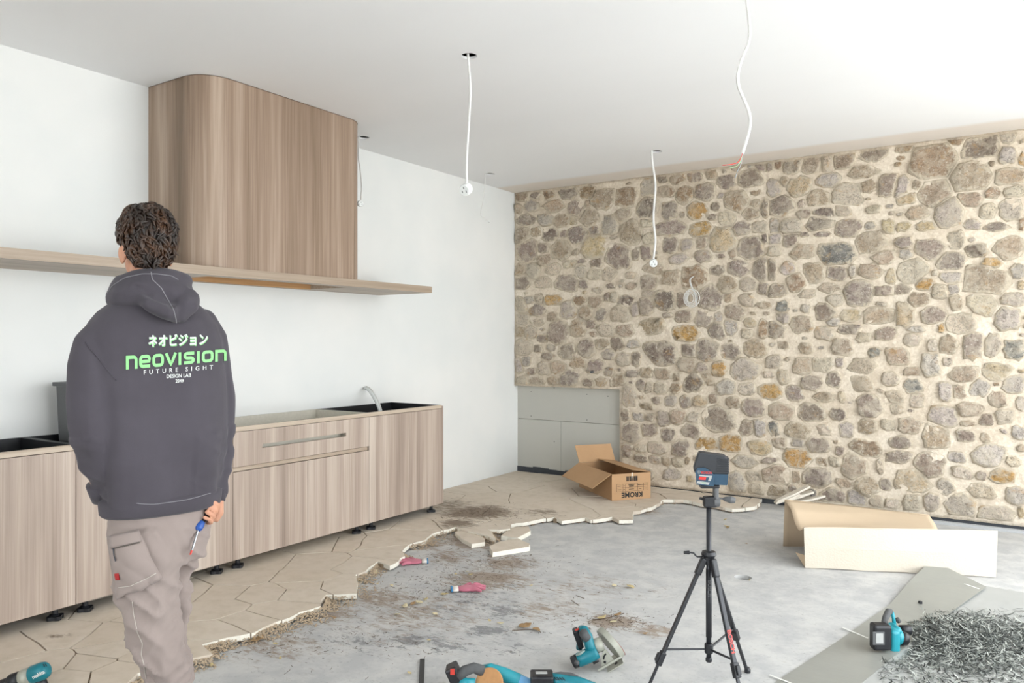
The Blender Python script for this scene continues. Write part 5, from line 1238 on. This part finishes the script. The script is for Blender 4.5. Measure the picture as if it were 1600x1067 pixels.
for i, f in enumerate(feet):
    top = hub + (Vector((f.x, f.y, hub.z)) - hub).normalized() * .028 - UP * .01; d = (f - top).normalized(); side_ = d.cross(UP).normalized(); out = side_.cross(d).normalized()
    L = (f - top).length; lg = None
    bm = BM(); obox(bm, top + d * (L * .33), d, side_, out, L * .62, .021, .014, .004); lg = obj('leg', bm, M_tri, tri)
    bm = BM(); obox(bm, top + d * (L * .78), d, side_, out, L * .40, .015, .009, .003); obj('lower_tube', bm, M_tri, lg)
    bm = BM(); obox(bm, top + d * (L * .64), d, side_, out, .055, .028, .022, .004); obox(bm, top + d * (L * .64) + out * .014, d, side_, out, .034, .018, .012, .003); obj('leg_clamp', bm, M_blackp, lg)
    bm = BM(); obox(bm, top + d * .012, d, side_, out, .07, .027, .024, .006); obj('leg_cap', bm, M_blackp, lg)
    bm = BM(); lathe(bm, f + UP * .001, UP, [(0, .013), (.012, .014), (.022, .009)], 12); obj('rubber_foot', bm, M_blackp, lg)
    bm = BM(); q = top + d * (L * .58); tube(bm, [cpt(1014), q], [.0045, .0045], 8); obj('brace', bm, M_tri, lg)
    if i == 1:
        o_ = top + d * (L * .47) - FWD * 0; nrm = (CAM - o_); nrm -= d * nrm.dot(d); nrm.normalize(); sd_ = d.cross(nrm)
        # lettering runs down the leg
        fx = -nrm
        fn = out if out.dot(CAM - o_) > 0 else -out; yy = fn.cross(d).normalized()
        put_text('leg_lettering', 'BOSCH', .026, o_ + fn * .0072, d, yy, M_redp, lg, .0007)
put_text('column_lettering', 'BOSCH', .020, cpt(918) - FWD * .0118, -UP, RGT, M_greyp, tri, .0004)
# pan head
bm = BM()
P0 = cpt(790)
obox(bm, P0 + UP * .016 - RGT * -.004, RGT, FWD, UP, .052, .036, .044, .008); hb_ = obj('head_base', bm, M_blackp, tri)
bm = BM(); obox(bm, P0 + RGT * .027 + UP * .040, RGT, FWD, UP, .020, .032, .078, .007); lathe(bm, P0 + RGT * .016 + UP * .016, RGT, [(0, .016), (.002, .021), (.022, .021), (.025, .018)], 20); obj('head_arm', bm, M_greyp, tri)
bm = BM(); obox(bm, P0 + RGT * .002 + UP * .078, RGT, FWD, UP, .074, .042, .016, .005); obj('head_plate', bm, M_blackp, tri)
bm = BM(); kx = (RGT * .98 - UP * .12 - FWD * .1).normalized(); o_ = P0 + RGT * .038 + UP * .030; tube(bm, [o_, o_ + kx * .022], .0035, 8); tube(bm, [o_ + kx * .018, o_ + kx * .026, o_ + kx * .046, o_ + kx * .064], [.005, .009, .0145, .011], 12); obj('tilt_handle', bm, M_greyp, tri)
bm = BM(); tube(bm, [P0 - RGT * .020 + UP * .026, P0 - RGT * .036 + UP * .030], [.006, .005], 8); obj('lock_knob', bm, M_blackp, tri)
# laser level: yawed so one flank faces right
lz0 = zpx(757) ; lz1 = zpx(706); lc = atd(1110, 700, TD); lc.z = lz0
la = math.radians(-12); lx = RGT * math.cos(la) + FWD * math.sin(la) ; ly = Vector((-lx.y, lx.x, 0))
if ly.dot(FWD) < 0: ly = -ly
lev = empty('laser_level', lc, 'small black and blue laser level with a red display on top of the tripod', 'laser level')
M_navy = plain('navy_plastic', '27465c', .45); M_rub = plain('black_rubber', '2e3034', .55)
H_ = lz1 - lz0
def lp(u, v, w=0.0): return lc + lx * u + UP * v + ly * w
prof = [(-.064, .052), (-.056, .012), (-.050, .006), (.012, .004), (.012, .040)]
up_ = [(-.062, .050), (-.066, .064), (-.047, H_ - .004), (-.040, H_), (.052, H_ - .010), (.066, H_ - .022), (.068, H_ - .05), (.068, .046), (-.055, .046)]
bm = BM(); prism(bm, [lp(u, v, -.030) for u, v in up_], ly * .066); bmesh.ops.recalc_face_normals(bm, faces=bm.faces)
bmesh.ops.bevel(bm, geom=bm.edges[:], offset=.006, segments=3, profile=.6, affect='EDGES'); bod = obj('rubber_body', bm, M_rub, lev)
for k in range(9):
    bm = BM(); obox(bm, lp(.046, .052 + k * .0068, .003), lx, ly, UP, .047, .069, .0032, .0014, 1); obj('grip_rib', bm, M_rub, bod)
low = [(-.058, .050), (-.053, .008), (-.048, .004), (.062, .004), (.064, .010), (.066, .048)]
bm = BM(); prism(bm, [lp(u, v, -.026) for u, v in low], ly * .058); bmesh.ops.recalc_face_normals(bm, faces=bm.faces); obj('lower_body', bm, M_navy, lev)
fp = [(-.058, .052), (-.054, .004), (.012, .0), (.014, .042), (-.006, .062), (-.022, .071), (-.052, .068)]
bm = BM(); prism(bm, [lp(u, v, -.038) for u, v in fp], ly * .012); bmesh.ops.recalc_face_normals(bm, faces=bm.faces); fpn = obj('front_panel', bm, M_navy, lev)
M_lab = plain('silver_label', 'a9aaa8', .4); M_scr = plain('red_display', 'd8362f', .35)
def lplate(name, pts, mat, w=-.0392): bm = BM(); prism(bm, [lp(u, v, w) for u, v in pts], ly * .0016); bmesh.ops.recalc_face_normals(bm, faces=bm.faces); return obj(name, bm, mat, fpn)
lplate('display_frame', [(-.044, .038), (-.046, .043), (.006, .041), (-.001, .020), (-.011, .020), (-.005, .035)], M_lab); lplate('display', [(-.044, .036), (-.046, .025), (-.020, .024), (-.017, .035)], M_scr); lplate('label', [(-.050, .019), (-.054, .010), (-.009, .005), (-.004, .015)], M_lab)
lplate('label_line', [(-.034, .0145), (-.034, .0125), (-.018, .0110), (-.018, .0130)], plain('green_print', '5fae62', .5), -.0400)
put_text('panel_lettering', 'BOSCH', .0125, lp(-.017, .052, -.0385), lx, UP, M_redp, fpn, .0004)
bm = BM(); oo = lp(-.045, .054, -.0395); tube(bm, [oo + lx * .0055 * math.cos(a) + UP * .0055 * math.sin(a) for a in [2 * math.pi * k / 16 for k in range(17)]], .0007, 5); obox(bm, oo, lx, ly, UP, .0012, .001, .007); obox(bm, oo, lx, ly, UP, .005, .001, .0012); o = obj('panel_emblem', bm, M_lab, fpn)

# ------------------------------------------------------------------ cordless tools
M_teal = plain('teal_plastic', '0f7583', .38, 0, .08, 60); M_teal2 = plain('bright_teal_plastic', '1f8c99', .38, 0, .08, 60); M_alu = plain('cast_aluminium', 'a8a89c', .45, .25, .08, 60); M_grip = plain('dusty_rubber_grip', '4e4f50', .8, 0, .15, 60); M_dred = plain('dark_red_blade_cover', '8c3a34', .6)
def sframe(x0, y0, s, ox, oy, h=0.0):
    """tool frame: crop coordinates -> a plane standing on the slab at the contact point, with depth"""
    O = W(x0 + ox / s, y0 + oy / s, h); d = (O - CAM).dot(FWD); k = d / FPX / s; dn = math.atan2(CAMZ - SLAB, d); T_ = math.tan(dn); kv = k * (1 + T_ * T_ * 0) 
    def S(cx, cy, dep=0.0): return O + RGT * ((cx - ox) * k + (O - CAM).dot(RGT) / d * dep) + UP * ((oy - cy) * kv - T_ * dep) + FWD * dep
    return S, k
# circular saw, tipped over onto its motor
S, k = sframe(860, 960, 9.97, 740, 880)
saw = empty('circular_saw', S(700, 800, .03), 'teal cordless circular saw with pale guard tipped on its side on the concrete', 'circular saw')
def seg(name, pts, rs, mat, parent, n=20, flat=1.0):
    bm = BM(); tube(bm, [S(*p) for p in pts], [r * k for r in rs], n, True, flat); return obj(name, bm, mat, parent, True)
seg('motor_housing', [(420, 720, .0), (440, 712, .0), (560, 655, .0), (690, 590, .0), (730, 570, .0)], [95, 108, 112, 112, 100], M_teal, saw)
seg('motor_end_cap', [(340, 752, .0), (352, 746, .0), (430, 712, .0)], [80, 96, 100], M_blackp, saw)
seg('brush_cap', [(415, 755, -.032), (412, 757, -.040)], [40, 38], M_grip, saw)
seg('label_plate', [(400, 640, -.012), (470, 600, -.012), (535, 560, -.012)], [20, 48, 22], plain('grey_label', '8fa09a', .5), saw, 12, .5)
seg('handle', [(440, 520, .09), (470, 330, .07), (490, 215, .05), (520, 230, .03), (580, 340, .01), (610, 480, .0), (660, 580, .0)], [52, 60, 66, 72, 78, 80, 84], M_teal, saw)
seg('rubber_grip', [(500, 360, -.005), (540, 320, -.006), (590, 285, -.006)], [88, 98, 78], M_grip, saw)
bm = BM(); ux = (S(470, 500, .04) - S(380, 250, .04)).normalized(); obox(bm, S(425, 360, .055), ux, FWD, ux.cross(FWD), 300 * k, .05, 90 * k, .006); bat = obj('battery', bm, M_blackp, saw)
bm = BM(); obox(bm, S(412, 228, .028), ux, FWD, ux.cross(FWD), 26 * k, .004, 60 * k, .001); obj('battery_mark', bm, M_redp, bat)
seg('gearbox', [(665, 500, .02), (820, 450, .02)], [110, 112], M_alu, saw)
# blade guard: thick half disc seen nearly edge on
gc = S(905, 470, .045); gn = (S(1000, 420, .045) - S(905, 470, .045)).normalized(); gu = (S(1060, 650, .045) - S(720, 200, .045)).normalized(); gn = (gn - gu * gn.dot(gu)); gn = (gn * .95 + FWD * .28).normalized(); gv = gn.cross(gu).normalized()
Rg = 275 * k
def disc(c, n_, u, r, th_, a0=0, a1=360, m=36):
    v = n_.cross(u).normalized(); bm = BM(); P = [c + (u * math.cos(math.radians(a)) + v * math.sin(math.radians(a))) * r for a in [a0 + (a1 - a0) * i / m for i in range(m if a1 - a0 == 360 else m + 1)]]
    prism(bm, P, n_ * th_); bmesh.ops.recalc_face_normals(bm, faces=bm.faces); bmesh.ops.bevel(bm, geom=[e for e in bm.edges if e.calc_face_angle(0) > .8], offset=min(.002, th_ * .3), segments=2, affect='EDGES'); return bm
obj('blade_guard', disc(gc, gn, gu, Rg, 95 * k), M_alu, saw); obj('blade_cover', disc(gc + gn * 97 * k + gu * 60 * k, gn, gu, Rg * .80, 12 * k), M_dred, saw); obj('saw_blade', disc(gc + gn * 30 * k + gu * 30 * k, gn, gu, Rg * .93, 3 * k), M_steel, saw)
pu = (S(1115, 665, 0) - S(745, 885, 0)).normalized(); pn = pu.cross(FWD).normalized()
if pn.z < 0: pn = -pn
bm = BM(); obox(bm, S(930, 775, .05) + pn * .0, pu, FWD, pn, 430 * k, .13, 14 * k, .001); obox(bm, S(930, 775, -.012) + pn * 12 * k, pu, FWD, pn, 430 * k, .004, 34 * k, .001); plate = obj('base_plate', bm, M_alu, saw)
plate['kind'] = 'stuff'
bm = BM(); prism(bm, [S(a, b, -.008) for a, b in ((800, 820), (795, 660), (830, 560), (865, 545), (900, 590), (985, 705), (960, 735))], FWD * .004); bmesh.ops.recalc_face_normals(bm, faces=bm.faces); quad = obj('bevel_quadrant', bm, M_alu, saw)
bm = BM(); tube(bm, [S(a, b, -.0095) for a, b in ((830, 700), (838, 650), (866, 612))], 12 * k, 8); obj('quadrant_slot', bm, M_blackp, quad)
seg('depth_knob', [(850, 745, -.010), (850, 745, -.018)], [20, 18], M_blackp, saw, 12); seg('guard_lever', [(862, 300, .05), (915, 400, .05)], [14, 14], M_blackp, saw, 8); seg('clamp_screw', [(660, 740, .0), (745, 700, .0)], [42, 34], M_blackp, saw, 12); seg('rear_stop', [(1020, 755, .02), (1050, 800, .02)], [26, 26], M_blackp, saw, 8)

# cordless planer on the grey strip
S, k = sframe(1340, 930, 9.7, 480, 868)
pl = empty('cordless_planer', S(480, 820, .05), 'bright teal cordless planer with black battery beside the dark shavings', 'planer')
e1 = (S(500, 800, 0) - S(200, 760, 0)).normalized()
bm = BM(); obox(bm, S(345, 620, .0), RGT, FWD, UP, 270 * k, .06, 390 * k, .012); bat = obj('battery', bm, M_blackp, pl)
bm = BM(); obox(bm, S(320, 655, -.031), RGT, FWD, UP, 180 * k, .004, 200 * k, .002); obj('battery_recess', bm, M_greyp, bat)
bm = BM(); obox(bm, S(335, 655, -.034), RGT, FWD, UP, 110 * k, .003, 150 * k, .001); obj('battery_label', bm, M_lab, bat)
bm = BM(); obox(bm, S(500, 650, .05), RGT, FWD, UP, 150 * k, .11, 360 * k, .014); obox(bm, S(560, 490, .07), RGT, FWD, UP, 130 * k, .10, 120 * k, .02); pbd = link('body', fuse(bm, .004, 3), M_teal2, pl, True)
bm = BM(); obox(bm, S(440, 838, .08), RGT, FWD, UP, 300 * k, .24, 14 * k, .001); obj('base_shoe', bm, M_alu, pl)
seg('handle', [(400, 430, .02), (420, 340, .04), (470, 230, .10), (500, 225, .11)], [42, 46, 52, 40], M_grip, pl); seg('handle_brace', [(560, 430, .10), (545, 330, .11), (520, 240, .11)], [30, 26, 34], M_teal2, pl)
seg('belt_cover', [(560, 630, .06), (660, 635, .06)], [110, 108], M_teal2, pl); seg('motor_cap', [(650, 640, .06), (700, 650, .06), (750, 665, .06), (765, 670, .06)], [110, 108, 92, 60], M_blackp, pl)
seg('chip_outlet', [(640, 500, .13), (720, 510, .13), (800, 520, .13)], [62, 74, 80], M_blackp, pl); seg('depth_knob', [(600, 330, .19), (640, 375, .19)], [36, 34], M_grip, pl)
seg('outlet_bore', [(798, 520, .13), (806, 521, .13)], [62, 60], M_dark, pl)

# cordless drill lying at the left edge
P = lambda px, py, h: W(px, py, h + .04)
S, k = sframe(0, 900, 5.0, 250, 852, .04)
dr = empty('cordless_drill', S(250, 800, .0), 'teal cordless drill with black chuck lying on the paving at the left edge', 'drill')
seg('motor_housing', [(240, 780, .0), (262, 768, 0), (330, 742, .0), (362, 728, .0), (376, 722, .0)], [60, 70, 70, 60, 40], M_teal, dr)
seg('gear_collar', [(166, 800, 0), (180, 795, .0), (250, 772, .0)], [58, 64, 66], M_alu, dr); seg('clutch_ring', [(78, 828, 0), (92, 822, .0), (178, 797, .0)], [50, 58, 60], M_blackp, dr)
seg('chuck', [(-40, 862, .0), (10, 846, .0), (50, 834, .0), (88, 824, .0)], [22, 36, 38, 46], M_blackp, dr); seg('drill_bit', [(-90, 880, 0), (-28, 861, .0)], [6, 6], M_steel, dr)
seg('handle', [(300, 790, .0), (335, 860, .01), (360, 930, .02)], [44, 40, 42], M_blackp, dr, 16)
bm = BM(); obox(bm, S(368, 975, .03), RGT, FWD, UP, 130 * k, .09, 60 * k, .006); obj('battery', bm, M_blackp, dr)
for q in range(3): seg('vent', [(322 + 16 * q, 690 - 2 * q, -.010 - .003 * q), (332 + 16 * q, 712 - 3 * q, -.018)], [4, 4], M_blackp, dr, 6)
u_ = (S(340, 745, 0) - S(250, 790, 0)).normalized(); put_text('side_lettering', 'makita', 40 * k, S(300, 772, -.058) , u_, (UP - u_ * u_.z - FWD * .1).normalized(), M_whitep, dr, .0006)

# grinder with tan disc, bottom centre
S, k = sframe(680, 920, 5.0, 330, 800)
g = empty('cordless_polisher', S(330, 760, .0), 'teal cordless polisher with tan round disc lying at the bottom edge', 'polisher')
bm = BM(); ux = (RGT * .9 + UP * .42).normalized(); obox(bm, S(150, 665, .02), ux, FWD, ux.cross(FWD), 95 * k, .075, 150 * k, .008); bat = obj('battery', bm, M_blackp, g)
bm = BM(); obox(bm, S(136, 648, -.020), RGT, FWD, UP, 34 * k, .003, 46 * k, .001); obj('battery_mark', bm, M_redp, bat)
seg('handle', [(175, 690, .0), (230, 640, .01), (300, 615, .02), (370, 640, .03)], [44, 42, 40, 44], M_grip, g); seg('lower_grip', [(190, 720, .0), (250, 735, 0), (310, 740, .0)], [40, 38, 40], M_teal2, g)
seg('motor_housing', [(370, 625, .06), (430, 625, .06), (540, 665, .06), (650, 715, .06), (760, 765, .06)], [34, 48, 54, 56, 50], M_teal2, g); seg('nozzle', [(650, 722, .055), (740, 765, .055), (830, 800, .05)], [58, 62, 60], plain('pale_blue_plastic', '6fa9d6', .4), g)
dn_ = (-FWD * .80 - RGT * .35 + UP * .42).normalized(); du = RGT - dn_ * RGT.dot(dn_); du.normalize(); dc = S(420, 735, -.01)
M_tan = plain('tan_fibre_disc', 'b98a5c', .85, 0, .18, 60)
obj('tan_disc', disc(dc - dn_ * .012, dn_, du, 112 * k, .016), M_tan, g)
bm = BM(); vv = dn_.cross(du); tube(bm, [dc + dn_ * .006 + (du * math.cos(a) + vv * math.sin(a)) * 60 * k - UP * .022 + RGT * .012 for a in [2 * math.pi * i / 24 for i in range(25)]], .004, 8); obj('orange_ring', bm, plain('orange_plastic', 'e08a2c', .45), g, True)
# multi tool with battery
S, k = sframe(680, 920, 5.0, 900, 800)
m_ = empty('cordless_multi_tool', S(950, 760, .0), 'dark teal cordless tool with black battery lying right of the polisher at the bottom edge', 'power tool')
bm = BM(); obox(bm, S(832, 715, .02), RGT, FWD, UP, 180 * k, .085, 120 * k, .008); bat = obj('battery', bm, M_blackp, m_)
bm = BM(); obox(bm, S(830, 655, -.004), RGT, FWD, UP, 90 * k, .02, 6 * k, .001); obj('battery_label', bm, M_lab, bat)
seg('body', [(905, 700, .02), (960, 712, .02), (1040, 730, .02), (1120, 750, .0), (1240, 790, .0)], [42, 46, 52, 60, 56], M_teal, m_); seg('handle_loop', [(915, 672, .03), (980, 664, .04), (1060, 672, .04), (1110, 700, .03)], [16, 18, 20, 26], M_grip, m_)
for q in range(4): seg('vent', [(930 + 20 * q, 690, -.008), (955 + 20 * q, 715, -.012)], [4, 4], M_blackp, m_, 6)
# flat bar and little block
a_, b_ = W(660, 1030, .004), W(657, 1100, .004); u_ = (b_ - a_).normalized(); bm = BM(); obox(bm, (a_ + b_) / 2, u_, Vector((-u_.y, u_.x, 0)), UP, (b_ - a_).length, .022, .006, .0008, 1)
tag(obj('flat_bar', bm, M_blackp), 'narrow black flat bar lying on the concrete at the bottom edge', 'metal bar')
c = W(1438, 942, .018); bm = BM(); obox(bm, c, RGT, FWD, UP, .016, .018, .022, .002); tag(obj('small_block', bm, M_blackp), 'tiny black square block standing on the grey strip behind the planer', 'block')

# ------------------------------------------------------------------ small things on the floor
M_glove = cloth('pink_glove_knit', 'ab5c6e', 'c67f8e'); M_gcuff = cloth('white_glove_cuff', 'cfc8c0', 'ddd6ce'); M_bcuff = plain('blue_glove_hem', '3f7fae', .7)
def glove(px, py, ang, label, flip=1):
    c = W(px, py, .014); u = RGT * math.cos(ang) + FWD * math.sin(ang); v = Vector((-u.y, u.x, 0)) * flip; bm = BM()
    root = empty('work_glove', c, label, 'glove', 'gloves dropped on the concrete')
    ell(bm, c, (.058, .048, .013), (u, v, UP), 16, 10)
    for i, (a, L) in enumerate(((-.5, .068), (-.12, .088), (.18, .082), (.5, .062))):
        d = (u * math.cos(a) + v * math.sin(a)); b = c + u * .030 + v * (-.032 + .021 * i); tube(bm, [b, b + d * L * .5 + UP * .006, b + d * L - UP * .002], [.0125, .0115, .009], 8)
    tube(bm, [c - v * .02, c - v * .058 + u * .012, c - v * .080 + u * .036], [.015, .013, .010], 8)
    link('glove_body', fuse(bm, .004, 3), M_glove, root, True)
    bm = BM(); tube(bm, [c - u * .045, c - u * .080], [.036, .040], 14, True, .35); obj('knit_cuff', bm, M_gcuff, root, True)
    bm = BM(); tube(bm, [c - u * .078, c - u * .087], [.042, .042], 14, True, .35); obj('blue_hem', bm, M_bcuff, root, True)
glove(648, 877, math.pi + .15, 'dusty pink glove lying palm down next to the broken paving edge'); glove(728, 919, .15, 'bright pink glove crumpled beside a brown leaf on open concrete', -1)
M_leaf = [plain('yellow_leaf', 'c4b284', .7, 0, .2, 50), plain('brown_leaf', 'a3855f', .7, 0, .2, 50), plain('pale_leaf', 'cfc3a0', .7, 0, .2, 50)]
M_stem = plain('leaf_stem', '8a6a3c', .8)
def leaf(px, py, L, m, z=SLAB, label='small dry yellowed leaf lying on the concrete'):
    c = onz(px, py, z + .006); a = rnd.uniform(0, 6.28); u = Vector((math.cos(a), math.sin(a), 0)); v = Vector((-u.y, u.x, 0)); n = 9; vs, fs = [], []
    cu = rnd.uniform(.1, .45); w = rnd.uniform(.20, .32)
    for i in range(n):
        t_ = i / (n - 1); hw = L * w * math.sin(math.pi * min(1, t_ * 1.02 + .0)) ** .8 if 0 < t_ < 1 else .0008; lift = cu * L * (t_ - .5) ** 2 * 2
        for s_ in (-1, 0, 1): q = c + u * (t_ - .5) * L + v * s_ * hw + UP * (lift + abs(s_) * hw * rnd.uniform(.35, .6)); vs.append(tuple(q))
    for i in range(n - 1):
        for s_ in (0, 1): b = i * 3 + s_; fs.append((b, b + 3, b + 4, b + 1))
    me = bpy.data.meshes.new('leaf'); me.from_pydata(vs, [], fs); o = solid('leaf', me, M_leaf[m], None, .0006)
    tag(o, label, 'leaf', 'dry leaves on the floor')
LV = [(627, 877, .06, 0), (595, 884, .055, 1), (586, 895, .085, 2), (612, 915, .06, 2), (590, 912, .03, 0), (563, 908, .05, 0), (497, 949, .06, 1), (402, 1001, .11, 1), (430, 1006, .04, 0), (438, 1029, .04, 0), (633, 948, .09, 2), (655, 942, .08, 2), (665, 937, .06, 0), (694, 929, .07, 0), (645, 944, .08, 1), (680, 960, .06, 2), (694, 843, .05, 0), (750, 918, .07, 1), (782, 974, .05, 2), (820, 980, .11, 1), (838, 984, .07, 1), (940, 966, .09, 0), (965, 961, .08, 1), (958, 972, .06, 2), (1008, 990, .04, 1), (1136, 823, .07, 0), (1137, 825, .06, 1), (1133, 812, .05, 0), (1171, 907, .03, 0), (1166, 849, .03, 1), (985, 917, .09, 0), (960, 916, .06, 2), (849, 806, .05, 0), (717, 840, .06, 0), (505, 925, .04, 0), (522, 965, .04, 1), (620, 960, .05, 2), (735, 898, .04, 0), (712, 897, .04, 0), (730, 893, .03, 2), (830, 915, .04, 2), (570, 880, .06, 1), (670, 1000, .03, 0), (640, 1052, .04, 0), (765, 970, .04, 0), (330, 1040, .05, 0)]
MARKS = [(650, 877, 'the dusty pink glove'), (730, 919, 'the bright pink glove'), (930, 1010, 'the circular saw'), (1107, 850, 'the tripod'), (798, 850, 'the loose thick paver'), (560, 920, 'the notch of broken paving'), (400, 1000, 'the near broken paving edge'), (740, 1050, 'the cordless polisher'), (600, 880, 'the paving edge by the glove'), (860, 810, 'the far paving edge')]
seen_lb = {}
def place_words(px, py):
    m = min(MARKS, key=lambda q: math.hypot(px - q[0], (py - q[1]) * 1.6)); dx, dy = px - m[0], py - m[1]
    w = ('right of' if dx > 0 else 'left of') if abs(dx) > abs(dy) * 1.2 else ('in front of' if dy > 0 else 'behind'); far = math.hypot(dx, dy)
    return ('just ' if far < 30 else 'well ' if far > 75 else '') + w + ' ' + m[2]
for (px, py, L, m) in LV:
    lb = ('larger ' if L > .085 else 'tiny ' if L < .045 else 'small ') + ('curled yellow', 'crumpled brown', 'pale cream')[m] + ' dry leaf ' + place_words(px, py)
    if lb in seen_lb: lb += ', the ' + ('farther' if py < seen_lb[lb] else 'nearer') + ' one'
    else: seen_lb[lb] = py
    leaf(px, py, L * .75, m, SLAB, lb)
M_bluebit = plain('blue_scrap', '3d86b8', .6)
# twig with leaves near the saw
for pts in ([(800, 985), (835, 983), (845, 988)], [(925, 968), (945, 966), (975, 958)], [(893, 938), (905, 946)], [(1110 - 210, 930), (1118 - 205, 935)]):
    P_ = [W(x, y, .004) for x, y in pts]; bm = BM(); tube(bm, smooth_path(P_, 3), .0018, 5); tag(obj('twig', bm, M_twig), 'thin dry twig lying ' + place_words(*pts[0]) + (', the nearer one' if pts[0][1] == 938 else ''), 'twig', 'twigs on the concrete')
# shavings heap
M_shav = NT('grey_green_shavings', .6); at = M_shav.n('ShaderNodeAttribute', attribute_name='tint'); M_shav.col(at.outputs['Color']); M_shav = M_shav.m
vs, fs, cols = [], [], []
HP = W(1498, 1000); HQ = W(1600, 1035)
for i in range(9000):
    if i < 5200: px = rnd.gauss(1500, 62); py = rnd.gauss(997, 20); 
    else: px = rnd.gauss(1540, 110); py = rnd.gauss(1030, 28)
    if py < 955 or px < 1375 or px > 1760 or py > 1085: continue
    if py < 975 and px < 1440: continue
    c = W(px, py); dd = math.hypot((px - 1495) / 85, (py - 990) / 22); h = .05 * max(0, 1 - dd * .8) * rnd.random() + .006
    if math.hypot(px - 1392, py - 1000) < 34: continue
    n0 = len(vs); sliver(vs, fs, (c.x, c.y, SLAB + h), rnd.uniform(.015, .055), rnd.uniform(.0012, .0036), rnd.uniform(0, 6.28), rnd.uniform(-.004, .017), .0006)
    cl = lin(rnd.choice(('2c302d', '454a46', '6a6f69', '9a9e97', '1e2120', 'b9bcb4'))); cols += [cl] * (len(vs) - n0)
o = pyobj('dark_shavings', vs, fs, M_shav); set_tint(o.data, cols); tag(o, 'heap of dark grey-green plastic shavings on the pale sheet beside the planer', 'shavings', kind='stuff')
